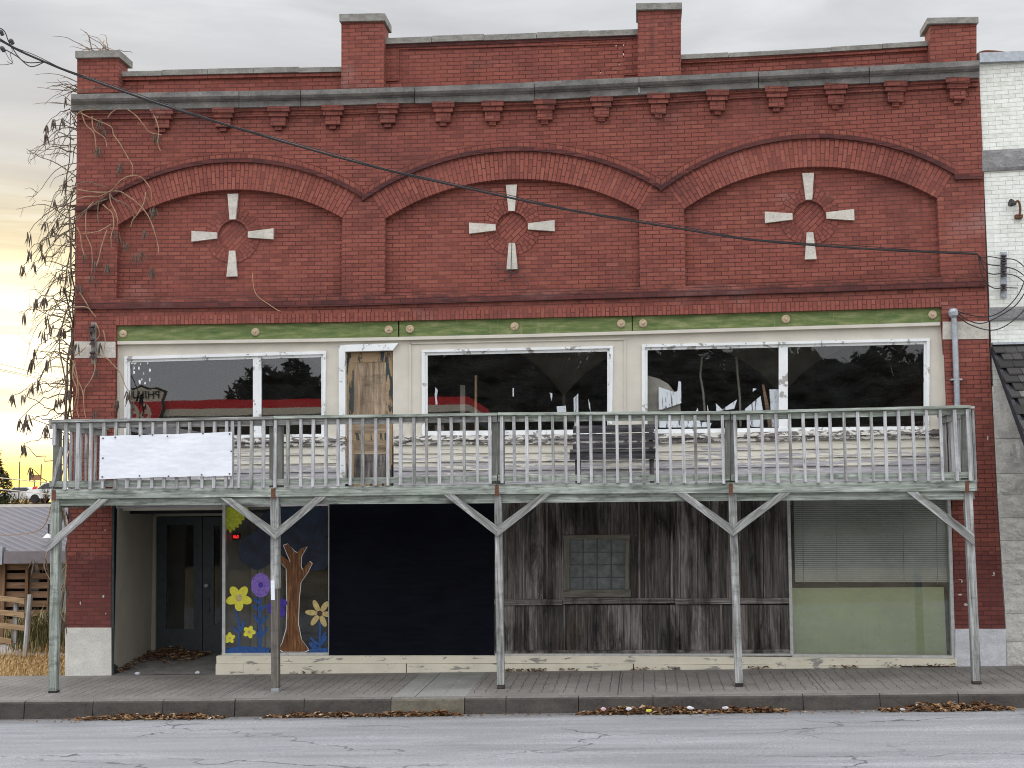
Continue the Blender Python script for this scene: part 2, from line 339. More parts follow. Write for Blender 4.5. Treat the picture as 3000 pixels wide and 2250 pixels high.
    def build(s, name, mats, parent=None, normals=True, smooth=False):
        me = bpy.data.meshes.new(name); me.from_pydata(s.v, [], s.f)
        ul = me.uv_layers.new(name='UVMap'); flat = [c for f in s.uv for q in f for c in q]; ul.data.foreach_set('uv', flat)
        me.polygons.foreach_set('material_index', s.mi)
        for mt in (mats if isinstance(mats, (list, tuple)) else [mats]): me.materials.append(mt)
        if normals:
            bm = bmesh.new(); bm.from_mesh(me); bmesh.ops.recalc_face_normals(bm, faces=bm.faces); bm.to_mesh(me); bm.free()
        if smooth: me.polygons.foreach_set('use_smooth', [True]*len(me.polygons))
        me.update()
        o = bpy.data.objects.new(name, me); COL.objects.link(o)
        if parent is not None:
            o.parent = parent
            if parent.type == 'EMPTY': o.location = -parent.location
        return o

def thing(name, loc, label, cat, group=None):
    o = bpy.data.objects.new(name, None); COL.objects.link(o); o.location = loc; o.empty_display_size = .3
    return tag(o, label, cat, group)
def tag(o, label, cat, group=None):
    o['label'] = label; o['category'] = cat
    if group: o['group'] = group
    return o
def kind(o, k): o['kind'] = k; return o

# ================================================================== THE BRICK BUILDING
B = thing('brick_building', (-2, 0, 0), 'two storey red brick storefront with three blind arches and stone crosses', 'building')
EDGE_L = [(146, 277), (1500, 1), ]
edgeL = [(305, 226), (750, 221.5), (1000, 217), (1225, 212), (1500, 199), (1839, 192), (1990, 191)]     # v -> u of the left corner
edgeR = [(176, 2870), (741, 2888), (990, 2897), (1496, 2922), (1841, 2945), (1990, 2949)]
def eL(v): return ip(edgeL, v)
def eR(v): return ip(edgeR, v)
CB = [(207, 325), (640, 317), (1000, 308.3), (1215, 301), (1565, 294), (2000, 271), (2300, 254), (2600, 240), (2870, 226)]     # cornice bottom
CT = [(207, 277), (640, 268), (1000, 262), (1215, 254), (1565, 240), (2000, 221.5), (2300, 205), (2600, 190), (2870, 176)]     # cornice top
STR = [(217, 898), (600, 893), (1000, 889), (1129, 884), (1565, 872), (2000, 860), (2450, 846), (2890, 831)]                     # string course
BT = [(340, 952), (1000, 942), (1500, 931), (2000, 920), (2757, 898)]       # top of the green beam
BB = [(340, 999), (1000, 990), (1500, 979), (2000, 965), (2757, 943)]       # its underside

# --- arches, three circles through springings and crown
def circ(a, b, c):
    (x1, y1), (x2, y2), (x3, y3) = [(p.x, p.z) for p in (a, b, c)]
    d = 2*(x1*(y2-y3)+x2*(y3-y1)+x3*(y1-y2))
    ux = ((x1*x1+y1*y1)*(y2-y3)+(x2*x2+y2*y2)*(y3-y1)+(x3*x3+y3*y3)*(y1-y2))/d
    uy = ((x1*x1+y1*y1)*(x3-x2)+(x2*x2+y2*y2)*(x1-x3)+(x3*x3+y3*y3)*(x2-x1))/d
    return Vector((ux, 0, uy)), math.hypot(x1-ux, y1-uy)
ARCH = []
for sl, ap, sr, bl, br, med in (((346, 658), (674, 555), (1003, 638), (340, 880), (1001, 872), (677, 686)),
                           ((1129, 640), (1500, 524), (1872, 615), (1128, 864), (1875, 843), (1498, 662)),
                           ((2004, 612), (2385, 488), (2746, 581), (2008, 838), (2756, 811), (2373, 630))):
    L, A, Rr = px(*sl), px(*ap), px(*sr); c, r = circ(L, A, Rr)
    aL = math.atan2(L.z-c.z, L.x-c.x); aR = math.atan2(Rr.z-c.z, Rr.x-c.x)
    ARCH.append(dict(c=c, r=r, aL=aL, aR=aR, L=L, R=Rr, BL=px(*bl), BR=px(*br), med=px(*med)))
def arcpts(c, r, a0, a1, n, y): return [Vector((c.x+r*math.cos(a0+(a1-a0)*k/n), y, c.z+r*math.sin(a0+(a1-a0)*k/n))) for k in range(n+1)]

# --- main wall: one slab with both piers and three arched openings
loop = []
us = [226+k*(2869-226)/24 for k in range(25)]
loop += [px(u, ip(CB, u)-6) for u in us]
loop += [px(eR(v), v) for v in (500, 741, 990, 1240, 1496, 1841)]
loop += [px(2797, 1842), px(2787, 1500), px(2768, 1050), px(2757.5, 899)]
loop += [px(u, ip(BT, u)) for u in (2500, 2000, 1500, 1000, 600)]
loop += [px(340, 952), px(338, 1050), px(335, 1225), px(328, 1500), px(324, 1839)]
loop += [px(eL(v), v) for v in (1839, 1500, 1225, 1000, 750, 500)]
holes = []
for a in ARCH:
    holes.append([a['BL']] + arcpts(a['c'], a['r'], a['aL'], a['aR'], 28, 0) + [a['BR']])
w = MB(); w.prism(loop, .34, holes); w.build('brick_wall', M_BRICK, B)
ST = [(u, v+3) for u, v in STR]
for i, a in enumerate(ARCH):
    m = MB(); o = .06
    pts = [a['BL']+Vector((-o, .11, -o))] + [p+Vector((0, .11, 0)) for p in arcpts(a['c'], a['r']+o, a['aL'], a['aR'], 24, 0)] + [a['BR']+Vector((o, .11, -o))]
    mc = a['med']; hole = [Vector((mc.x+.25*math.cos(t*math.pi/14), .11, mc.z+.25*math.sin(t*math.pi/14))) for t in range(28)]
    m.prism(pts, .30, [hole]); pan = m.build('arch_panel', M_BRICK, B)
    # medallion: recessed disc laid in diagonal brick, ring of radial bricks, four stone arms
    def diag(p): 
        x, z = p[0]-mc.x, p[2]-mc.z; return ((x+z)*.707, (z-x)*.707)
    m = MB(); m.prism([Vector((mc.x+.252*math.cos(t*math.pi/14), .145, mc.z+.252*math.sin(t*math.pi/14))) for t in range(28)], .2, uvf=diag)
    md = m.build('medallion', M_BRICKUV, B)
    m = MB(); n = 48
    for k in range(n):
        t0, t1 = 2*math.pi*k/n, 2*math.pi*(k+1)/n
        q = [Vector((mc.x+r_*math.cos(t), .102, mc.z+r_*math.sin(t))) for r_, t in ((.25, t0), (.46, t0), (.46, t1), (.25, t1))]
        m.face(q, [(0, t0*.36), (.216, t0*.36), (.216, t1*.36), (0, t1*.36)])
        q2 = [q[0], q[3], q[3]+Vector((0, .05, 0)), q[0]+Vector((0, .05, 0))]; m.face(q2, [(0, 0), (.02, 0), (.02, .02), (0, .02)])
        q3 = [q[1], q[2], q[2]+Vector((0, .012, 0)), q[1]+Vector((0, .012, 0))]; m.face(q3, [(0, 0), (.02, 0), (.02, .02), (0, .02)])
    m.build('brick_ring', M_HEADER, md, normals=False)
    for k in range(4):
        t = math.pi/2*k; e = Vector((math.cos(t), 0, math.sin(t))); s_ = Vector((-math.sin(t), 0, math.cos(t))); cc = mc.copy(); cc.y = .06
        m = MB(); m.prism([cc+e*.262-s_*.05, cc+e*.69-s_*.09, cc+e*.69+s_*.09, cc+e*.262+s_*.05], .12)
        m.build('stone_arm', M_LIME, md)
# --- arch rings and hood moulds
VAL = [None, px(1062, 570).x, px(1934, 540).x, None]
endL = px(292, 588); endR = px(2796, 505)
for i, a in enumerate(ARCH):
    c, r = a['c'], a['r']; n = 44; m = MB()
    for k in range(n):
        t0 = a['aL']+(a['aR']-a['aL'])*k/n; t1 = a['aL']+(a['aR']-a['aL'])*(k+1)/n
        R0, R1 = r-.002, r+.445
        P = [Vector((c.x+q*math.cos(t), -.006, c.z+q*math.sin(t))) for q, t in ((R0, t0), (R1, t0), (R1, t1), (R0, t1))]
        s0, s1 = -t0*(r+.2), -t1*(r+.2)
        m.face(P, [(0, s0), (.45, s0), (.45, s1), (0, s1)])
        m.face([P[0], P[3], P[3]+Vector((0, .112, 0)), P[0]+Vector((0, .112, 0))], [(0, s0), (0, s1), (.11, s1), (.11, s0)])
    m.build('arch_ring', M_BRICKUV, B, normals=False)
    x0 = VAL[i] if VAL[i] is not None else endL.x; x1 = VAL[i+1] if VAL[i+1] is not None else endR.x
    for (ra, rb, yf, nm, mt) in ((r+.445, r+.515, -.055, 'hood_mould', M_DARKBRICK), (r+.515, r+.595, -.022, 'header_course', M_HEADER)):
        m = MB(); n = 60; ang = []
        for q in (ra, rb):
            ang.append((math.acos(max(-1, min(1, (x0-c.x)/q))), math.acos(max(-1, min(1, (x1-c.x)/q)))))
        for k in range(n):
            P = []
            for q, kk, ai in ((ra, k, 0), (rb, k, 1), (rb, k+1, 1), (ra, k+1, 0)):
                t = ang[ai][0]+(ang[ai][1]-ang[ai][0])*kk/n; P.append(Vector((c.x+q*math.cos(t), yf, c.z+q*math.sin(t))))
            s0, s1 = rb*ang[0][0]-rb*(ang[0][0]-ang[0][1])*k/n, rb*ang[0][0]-rb*(ang[0][0]-ang[0][1])*(k+1)/n
            U4 = [(s0, 0), (s0, .067), (s1, .067), (s1, 0)]
            m.face(P, U4); D = Vector((0, -yf+.002, 0))
            m.face([P[0], P[3], P[3]+D, P[0]+D], [(s0, 0), (s1, 0), (s1, .05), (s0, .05)]); m.face([P[1], P[2], P[2]+D, P[1]+D], [(s0, 0), (s1, 0), (s1, .05), (s0, .05)])
            if k in (0, n-1):
                q = (P[0], P[1]) if k == 0 else (P[3], P[2]); m.face([q[0], q[1], q[1]+D, q[0]+D])
        if nm == 'hood_mould':
            if i == 0:
                z = c.z+math.sqrt(max(0, ra*ra-(x0-c.x)**2)); m.prism([Vector((px(eL(580), 580).x, yf, z+.005)), Vector((x0+.01, yf, z+.005)), Vector((x0+.01, yf, z-.075)), Vector((px(eL(580), 580).x, yf, z-.075))], .02)
            if i == 2:
                z = c.z+math.sqrt(max(0, ra*ra-(x1-c.x)**2)); m.prism([Vector((x1-.01, yf, z+.005)), Vector((px(eR(500), 500).x-.004, yf, z+.005)), Vector((px(eR(500), 500).x-.004, yf, z-.075)), Vector((x1-.01, yf, z-.075))], .02)
        m.build(nm, mt, B, normals=False)
# --- bands
def band(top, bot, us, yf, yb, m=None):
    m = m or MB(); m.prism([px(u, ip(top, u), yf) for u in us] + [px(u, ip(bot, u), yf) for u in reversed(us)], yb); return m
def off(poly, d): return [(u, v+d) for u, v in poly]
us = [218+k*(2889.5-218)/22 for k in range(23)]
band(off(STR, -9), off(STR, 8), us, -.05, .01).build('string_course', M_DARKBRICK, B)
band(off(STR, -22), off(STR, -9.2), us, -.018, .01).build('header_band', M_BRICK, B)
# soldier course
m = MB(); us = [340+k*(2757-340)/20 for k in range(21)]
tp = [px(u, ip(BT, u)-25, -.009) for u in us]; bt_ = [px(u, ip(BT, u)+1, -.009) for u in us]
for k in range(20):
    m.face([tp[k], tp[k+1], bt_[k+1], bt_[k]], [(.2, tp[k].x), (.2, tp[k+1].x), (.01, bt_[k+1].x), (.01, bt_[k].x)])
    m.face([bt_[k], bt_[k+1], bt_[k+1]+Vector((0, .2, 0)), bt_[k]+Vector((0, .2, 0))], [(.0, bt_[k].x), (.0, bt_[k+1].x), (.2, bt_[k+1].x), (.2, bt_[k].x)])
    m.face([tp[k], tp[k+1], tp[k+1]+Vector((0, .012, 0)), tp[k]+Vector((0, .012, 0))])
m.build('soldier_course', M_BRICKUV, B, normals=False)
# corbel table
us = [228+k*(2866-228)/22 for k in range(23)]
m = band(off(CB, -3), off(CB, 11), us, -.075, .01); band(off(CB, 11), off(CB, 26), us, -.04, .01, m); m.build('corbel_course', M_BRICK, B)
for u in (474, 653, 815, 974, 1136, 1298, 1443, 1596, 1762, 1929, 2102, 2275, 2449, 2624, 2806):
    s_ = 1+(u-1500)*.00004; b = ip(CB, u); m = MB(); b = b-1 if u > 1900 else b
    for hw, t0, t1, y in ((33, -2, 13, -.135), (28.5, 13, 28, -.108), (22, 28, 57, -.08), (10, 57, 70, -.045)):
        uc = u+(.0008*(u-1500))*0
        m.board([(uc-hw*s_, b+t0*s_), (uc+hw*s_, b+t0*s_), (uc+hw*s_, b+t1*s_), (uc-hw*s_, b+t1*s_)], y, .012)
    m.build('corbel', M_BRICK, B)
# cornice in stone lengths, two tiers
jo = [207, 700, 880, 1215, 1565, 1872, 2222, 2547, 2871]
m = MB()
for k in range(len(jo)-1):
    a, b = jo[k]+1.0, jo[k+1]-1.0; us = [a+(b-a)*q/4 for q in range(5)]; dv = rr(-1.4, 1.4); dy = rr(-.012, .012)
    prof = [(0.00, -.235), (.30, -.235), (.46, -.20), (.56, -.15), (.60, -.15), (.60, -.125), (1, -.125)]
    rows = []
    for f, y in prof: rows.append([px(u, ip(CT, u)+(ip(CB, u)-ip(CT, u))*f+dv, y+dy) for u in us])
    top = [Vector((p.x, .1, p.z)) for p in rows[0]]; bot = [Vector((p.x, .012, p.z)) for p in rows[-1]]
    rows = [top]+rows+[bot]
    for r0, r1 in zip(rows, rows[1:]):
        for q in range(4): m.face([r0[q], r0[q+1], r1[q+1], r1[q]])
    for q in (0, 4): m.face([r_[q] for r_ in rows])
m.build('cornice', M_CORN, B, normals=False)
# parapets between piers, set back
def parapet(copeT, thick, u0, u1, holes=(), panel=None):
    us = [u0+(u1-u0)*k/6 for k in range(7)]; m = MB()
    base = px((u0+u1)/2, ip(CT, (u0+u1)/2), .18).z-.12
    lp = [px(u, ip(copeT, u)+thick, .18) for u in us]; lp += [Vector((lp[-1].x, .18, base)), Vector((lp[0].x, .18, base))]
    hs = [[px(x-w_, y-h_, .18), px(x+w_, y-h_, .18), px(x+w_, y+h_, .18), px(x-w_, y+h_, .18)] for x, y, w_, h_ in holes]
    m.prism(lp, .27, hs); p = m.build('parapet', M_BRICK, B)
    m = MB(); us2 = [u0+(u1-u0)*k/5 for k in range(6)]
    for k in range(5):
        dv = rr(-1.5, 1.5); a, b = us2[k]+(0 if k == 0 else .6), us2[k+1]-(.6 if k < 4 else 0)
        m.board([(a, ip(copeT, a)+dv), (b, ip(copeT, b)+dv), (b, ip(copeT, b)+thick+dv*.4), (a, ip(copeT, a)+thick+dv*.4)], .10, .42, 'h')
    m.build('coping', M_COPE, p)
    m = band(off(copeT, thick+1.2), off(copeT, thick+12), us, .135, .185); m.build('corbel_brick', M_DARKBRICK if thick > 15 else M_BRICK, p)
    return p
parapet([(359, 208), (700, 200), (1000, 194)], 15, 340, 1010)
pc = parapet([(1133, 111), (1866, 83.6)], 17, 1110, 1880, [(1804.7, 131, 1.2, 5), (1826.4, 129, 1.2, 5), (1826.4, 156, 1.3, 6), (1827, 167, 1, 3), (1813.7, 185, 1.6, 4), (1807.9, 158, 1.2, 3), (1759.5, 210, 1.2, 4), (1802.4, 208, 1.2, 3.5), (1784.4, 220, 1.3, 2.5)])
m = MB()      # raised border round the sunk panel
m.board([(1128, 130), (1169, 128.5), (1169, 236), (1128, 238)], .155, .19); m.board([(1829, 112), (1869, 110), (1869, 218), (1829, 220)], .155, .19)
m.board([(1169, 128.5), (1829, 112), (1829, 128), (1169, 145)], .155, .19, 'h'); m.build('panel_border', M_BRICK, pc)
parapet([(2000, 160), (2250, 148), (2550, 131), (2719, 121)], 13, 1985, 2735)
for (uL, uR, vt, vb, ch, uo, dp) in ((226, 346, 169, 268, 20, 6, .36), (1000, 1124, 62, 258, 21, 6, .36), (1868, 1995, 28, 226, 18.5, 5, .36), (2725.6, 2861, 69, 180, 17, 9, .36)):
    m = MB(); m.board([(uL, vt), (uR, vt-(uR-uL)*.012), (uR, vb+2), (uL, vb+6)], -.05, dp); p = m.build('parapet_pier', M_BRICK, B)
    m = MB(); r0 = [(uL-uo, vt-ch), (uR+uo*.6, vt-ch-(uR-uL)*.02), (uR+uo*.6, vt-(uR-uL)*.02), (uL-uo, vt)]
    P = [px(*q, -.11) for q in r0]; x0, x1, z0, z1 = P[0].x, P[1].x, P[3].z, P[0].z
    i0 = [Vector((x0, -.11, z0)), Vector((x1, -.11, P[2].z)), Vector((x1, .47, P[2].z)), Vector((x0, .47, z0))]
    i1 = [p_+Vector((0, 0, z1-z0)) for p_ in i0]; cz = Vector(((x0+x1)/2, .18, z1+.035))
    m.face(i0)
    for k in range(4): m.face([i0[k], i0[(k+1) % 4], i1[(k+1) % 4], i1[k]]); m.face([i1[k], i1[(k+1) % 4], cz])
    m.build('cap_stone', M_COPE, p)
# body of the building behind the front
xL, xR = px(eL(1500), 1500).x, 5.33
m = MB()
m.board3([Vector((-9.30, .34, 9.0)), Vector((-8.95, .34, 9.0)), Vector((-8.95, .34, -.3)), Vector((-9.29, .34, -.3))], 18)
m.board3([Vector((5.0, .34, 9.0)), Vector((5.34, .34, 9.0)), Vector((5.34, .34, -.3)), Vector((5.0, .34, -.3))], 18)
m.board3([Vector((-8.95, 17.7, 9.0)), Vector((5.0, 17.7, 9.0)), Vector((5.0, 17.7, -.3)), Vector((-8.95, 17.7, -.3))], 18)
m.build('side_wall', M_BRICK, B)
m = MB(); m.box((-8.95, .36, 8.6), (5.0, 17.7, 8.8)); m.build('roof', M_DARK, B)
m = MB(); m.box((-8.95, .55, 2.45), (5.0, 17.7, 2.62)); m.build('upper_floor', M_DARK, B)
m = MB()
# arcaded partition inside the upper floor
xs = [-8.9, 5.0]; az = []; ycut = 3.2
def arcade():
    hol = []
    for (uc, hw, vt, vs) in ((700, 305, 985, 1155), (1335, 312, 985, 1155), (1972, 316, 1000, 1155), (2600, 300, 1000, 1150)):
        c0, cL, cR = px(uc, vt, ycut), px(uc-hw, vs, ycut), px(uc+hw, vs, ycut); c, r = circ(cL, c0, cR)
        a0 = math.atan2(cL.z-c.z, cL.x-c.x); a1 = math.atan2(cR.z-c.z, cR.x-c.x)
        hol.append([Vector((cL.x, ycut, 2.75))]+arcpts(c, r, a0, a1, 20, ycut)+[Vector((cR.x, ycut, 2.75))])
    m.prism([Vector((-8.95, ycut, 8.55)), Vector((5, ycut, 8.55)), Vector((5, ycut, 2.62)), Vector((-8.95, ycut, 2.62))], ycut+.25, hol)
arcade(); m.build('interior_arcade', M_INTW, B)
# --- lintel beams with rosettes
for u0, u1, rs in ((340, 1166, ((361, 978), (748.5, 973), (1139, 966))), (1170, 1851, ((1201, 964), (1507.5, 956.5), (1820, 948))), (1854, 2757, ((1884, 947.5), (2302, 935), (2732, 922)))):
    us = [u0+(u1-u0)*k/6 for k in range(7)]
    o = band(off(BT, 1.5), BB, us, .055, .25).build('lintel_beam', M_GREEN, B)
    for k, (u, v) in enumerate(rs):
        c = px(u, v, .05); m = MB(); m.lathe(c, [(.068, .02), (.068, -.012), (.05, -.026), (.022, -.026), (.018, -.045), (.004, -.048)], (0, 1, 0), 12); m.build('rosette', M_ROSE, o)
m = band(off(BB, .5), off(BB, 10), [343+(2755-343)*k/12 for k in range(13)], .045, .2); m.build('drip_moulding', M_CREAM, B)
for u0, u1, t0, t1, b0, b1 in ((218, 338, 1000, 1001, 1049, 1048), (2762, 2896.5, 942.5, 941, 994, 993)):
    m = MB(); m.board([(u0, t0), (u1, t1), (u1, b1), (u0, b0)], -.006, .01, 'h'); m.build('stone_band', M_LIME if u0 < 1000 else M_LIME, B)
# --- upper storefront, cream timber with three windows and a door
YS = .12
def L4(q, y): return [px(*p, y) for p in q]
front = [px(u, ip(BB, u)+5, YS) for u in (338, 1000, 1500, 2000, 2770)] + [px(2772, 1286, YS), px(1878, 1297, YS), px(1151, 1303, YS), px(1151, 1027, YS), px(1013, 1031, YS), px(1013, 1304, YS), px(337, 1310, YS)]
W1 = [(364, 1044), (955, 1028), (951, 1285), (363, 1292)]; W2 = [(1235, 1025), (1796, 1013), (1793, 1272), (1236, 1277)]; W3 = [(1880, 1009), (2724, 991), (2722, 1262), (1881, 1272)]
DR = [(1013, 1031), (1151, 1027), (1151, 1308), (1013, 1308)]
drl = [px(*q, YS) for q in DR[:2]]+[px(1151, 1297, YS), px(1013, 1301, YS)]
m = MB(); m.prism(front, .2, [L4(W1, YS), L4(W2, YS), L4(W3, YS)]); sf = m.build('storefront_panel', M_CREAM, B)
m = MB()      # raised panel mouldings
for q in (((1201, 1004), (1831, 991), (1831, 995), (1201, 1008)), ):
    m.board(q, .095, YS+.005, 'h')
m.board([(1199, 1004), (1203.5, 1004), (1203.5, 1290), (1199, 1290)], .095, YS+.005); m.board([(1829, 991), (1833, 991), (1833, 1286), (1829, 1286)], .095, YS+.005)
m.board([(343, 1004), (347, 1004), (348, 1300), (344, 1300)], .09, YS+.005); m.board([(2764, 950), (2769, 950), (2771, 1286), (2766, 1286)], .06, YS+.005)
m.build('panel_moulding', M_CREAM, sf)
def window(out, panes, cw, mats, top=10):
    """casing outline, list of panes (u0,u1,vtop,vbottom at ends); casing, sash, mullions, glass"""
    m = MB(); (a, b, c, d) = out
    m.board([a, b, (b[0], b[1]+top), (a[0], a[1]+top)], .085, .16, 'h')
    m.board([(a[0], a[1]+top), (a[0]+cw, a[1]+top), (d[0]+cw, d[1]), d], .088, .16); m.board([(b[0]-cw, b[1]+top), (b[0], b[1]+top), c, (c[0]-cw, c[1])], .088, .16)
    fr = m.build('window', M_CASING, B)
    m = MB()
    def tv(u): return a[1]+(b[1]-a[1])*(u-a[0])/(b[0]-a[0])
    def bv(u): return d[1]+(c[1]-d[1])*(u-d[0])/(c[0]-d[0])
    x0, x1 = a[0]+cw, b[0]-cw
    m.board([(x0, tv(x0)+top), (x1, tv(x1)+top), (x1, tv(x1)+top+9), (x0, tv(x0)+top+9)], .125, .165, 'h')
    m.board([(x0, bv(x0)-14), (x1, bv(x1)-14), (x1, bv(x1)), (x0, bv(x0))], .105, .165, 'h')
    edges = [x0]+[e for p in panes for e in p]+[x1]
    for k in range(0, len(edges), 2): m.board([(edges[k], tv(edges[k])+top+9), (edges[k+1], tv(edges[k+1])+top+9), (edges[k+1], bv(edges[k+1])-14), (edges[k], bv(edges[k])-14)], .115, .165)
    m.build('sash', M_CASING, fr)
    for (p0, p1), mt in zip(panes, mats):
        m = MB(); m.face([px(p0-2, tv(p0)+top+4, .15), px(p1+2, tv(p1)+top+4, .15), px(p1+2, bv(p1)-8, .15), px(p0-2, bv(p0)-8, .15)]); m.build('pane', mt, fr)
    return fr
w1 = window(W1, ((380, 741), (765, 941)), 8, (M_GLASS, M_GLASS), 9)
w2 = window(W2, ((1252, 1779), ), 9, (M_GLASS, ), 7)
w3 = window(W3, ((1897, 2282), (2308, 2707)), 9, (M_GLASSW, M_GLASSW), 8)
# peeled sill, apron and lap siding
def vline(a, b, c, d): return [(340, a), (1200, b), (1880, c), (2770, d)]
T0 = vline(1287, 1276, 1271, 1256); m = MB()
for u0, u1 in ((340, 1011), (1153, 2768)):
    us = [u0+(u1-u0)*k/6 for k in range(7)]
    m = MB(); m.prism([px(u, ip(T0, u), .03) for u in us]+[px(u, ip(T0, u)+14, .03) for u in reversed(us)], .17); sl = m.build('sill', M_SILL, B)
    m = MB(); m.prism([px(u, ip(T0, u)+14, .07) for u in us]+[px(u, ip(T0, u)+27, .07) for u in reversed(us)], .17); m.build('apron', M_SILL, sl)
    m = MB(); sg = 25
    for k in range(7):
        t, b = [px(u, ip(T0, u)+28+k*sg, .112) for u in us], [px(u, ip(T0, u)+28+(k+1)*sg, .09) for u in us]
        for q in range(6):
            m.face([t[q], t[q+1], b[q+1], b[q]]); m.face([b[q], b[q+1], b[q+1]+Vector((0, .03, 0)), b[q]+Vector((0, .03, 0))])
    m.build('lap_siding', M_SIDING, B, normals=False)
# upstairs door
m = MB(); m.board([(1011, 1010), (1166, 1005), (1150, 1026), (1011, 1030)], .05, .13, 'h'); m.board([(992, 1012), (1011, 1011), (1011, 1400), (994, 1400)], .07, .16); m.build('door_casing', M_CASING, B)
m = MB(); m.board([(1012, 1033), (1151, 1029), (1150, 1440), (1013, 1442)], .19, .23); 
door = m.build('balcony_door', M_DOORG, B)
m = MB()
for q in (((1036, 1064), (1066, 1064), (1066, 1215), (1036, 1215)), ((1066, 1064), (1098, 1062), (1098, 1215), (1066, 1215)), ((1098, 1062), (1131, 1061), (1131, 1215), (1098, 1215))): m.board(q, .183, .2)
m.build('door_panel', M_BARE, door); m = MB(); m.board([(1036, 1235), (1131, 1235), (1131, 1268), (1036, 1268)], .184, .2, 'h'); m.build('door_panel', M_BARE, door); m = MB(); m.board([(1036, 1290), (1131, 1290), (1131, 1330), (1036, 1330)], .184, .2, 'h', 0); m.board([(1036, 1331), (1131, 1331), (1131, 1400), (1036, 1400)], .184, .2, 'v', 1); m.build('door_panel', [M_BARE, M_BAREG], door)
m = MB(); m.board([(1014, 1034), (1036, 1034), (1036, 1420), (1014, 1420)], .178, .2); m.board([(1131, 1031), (1149, 1030), (1149, 1420), (1131, 1420)], .178, .2); m.board([(1036, 1034), (1131, 1031), (1131, 1060), (1036, 1063)], .179, .2, 'h'); m.board([(1036, 1216), (1131, 1216), (1131, 1234), (1036, 1234)], .179, .2, 'h'); m.build('door_rail', M_DOORG, door)
m = MB(); m.board([(1156, 1258), (1200, 1256), (1200, 1297), (1156, 1299)], .075, .13); m.build('outlet_box', M_CREAM, B)
# what stands inside the broken windows: torn white boards and curtain
def cut(pts, y, th, mt, nm, par, o=(1860, 1000), s=4.809):
    m = MB(); m.prism([px(o[0]+x/s, o[1]+y_/s, y) for x, y_ in pts], y+th); return m.build(nm, mt, par)
M_DRAPE = plain('grey_curtain', (.30, .28, .235), .9, .25, 5)
cut([(175, 480), (350, 530), (470, 600), (560, 710), (640, 900), (660, 1210), (175, 1210)], .30, .02, M_DRAPE, 'curtain', w3)
cut([(335, 640), (560, 715), (600, 700), (615, 560), (650, 570), (655, 870), (385, 960), (335, 960)], .24, .02, M_WHITEBOARD, 'torn_board', w3)
cut([(345, 1120), (680, 1115), (790, 1120), (885, 935), (890, 960), (915, 1130), (1080, 1150), (1060, 1210), (345, 1215)], .22, .02, M_WHITEBOARD, 'torn_board', w3)
cut([(1140, 870), (1230, 960), (1390, 850), (1440, 820), (1400, 950), (1150, 985)], .23, .02, M_WHITEBOARD, 'torn_board', w3)
cut([(1020, 890), (1040, 975), (1022, 975)], .23, .02, M_WHITEBOARD, 'torn_board', w3)
cut([(1550, 955), (1770, 770), (1800, 960), (1790, 1210), (1640, 1205)], .24, .02, M_WHITEBOARD, 'torn_board', w3)
cut([(1895, 675), (2060, 675), (2150, 700), (2150, 1205), (1930, 1205)], .26, .02, M_WHITEBOARD, 'torn_board', w3)
cut([(1665, 660), (1715, 670), (1660, 710)], .25, .02, M_WHITEBOARD, 'torn_board', w3)
cut([(1790, 605), (1820, 610), (1960, 1210), (1880, 1210)], .30, .03, M_SHED, 'leaning_plank', w3)
for p in (((945, 220), (920, 480), (960, 700), (1000, 1200)), ((1430, 220), (1450, 480), (1480, 800), (1490, 1200))):
    m = MB(); m.tube([px(1860+x/4.809, 1000+y/4.809, .9) for x, y in p], .02); m.build('bare_pole', M_DRAPE, w3)
cut([(1350, 885), (1370, 890), (1362, 940)], .25, .01, M_WHITEBOARD, 'torn_board', w2, (1000, 750), 2.212)
cut([(1395, 975), (1455, 970), (1458, 1015), (1400, 1015)], .25, .01, M_WHITEBOARD, 'torn_board', w2, (1000, 750), 2.212)
cut([(1505, 920), (1535, 890), (1537, 1130), (1510, 1130)], .26, .01, M_WHITEBOARD, 'torn_board', w2, (1000, 750), 2.212)
cut([(1600, 925), (1612, 960), (1615, 1010), (1605, 980)], .25, .01, M_WHITEBOARD, 'torn_board', w2, (1000, 750), 2.212)
cut([(1110, 855), (1118, 855), (1118, 910), (1110, 910)], .25, .01, M_WHITEBOARD, 'torn_board', w2, (1000, 750), 2.212)
cut([(610, 850), (625, 870), (618, 920), (624, 960), (612, 965), (605, 900)], .25, .01, M_WHITEBOARD, 'torn_board', w2, (1000, 750), 2.212)
m = MB(); m.tube([px(1000+872/2.212, 1100, .8), px(1000+870/2.212, 1290, .8)], .022); m.build('bare_pole', M_RAIL, w2)
m = MB(); m.box((px(1355, 1200, .9).x-.04, .9, 2.63), (px(1355, 1200, .9).x+.04, .98, px(1355, 1128, .9).z)); m.build('bare_pole', M_DRAPE, w2)
m = MB()
for (x, y_, s_) in ((868, 725, 5), (868, 755, 6), (900, 728, 6), (958, 690, 5), (972, 740, 5), (972, 800, 6), (905, 815, 7), (940, 825, 5), (920, 800, 4), (912, 700, 4), (930, 760, 4)):
    c = px(x/2.212, 750+y_/2.212, .146); m.prism([c+Vector((.0033*s_*math.cos(q*1.257+x)*rr(.6, 1.3), 0, .0055*s_*math.sin(q*1.257+x)*rr(.6, 1.3))) for q in range(5)], .1475)
m.prism([px(381, 1056, .146), px(433, 1055, .146), px(425, 1061, .146), px(405, 1060, .146), px(395, 1068, .146), px(384, 1066, .146)], .1475)
m.build('paint_flakes', M_WHITEBOARD, w1)
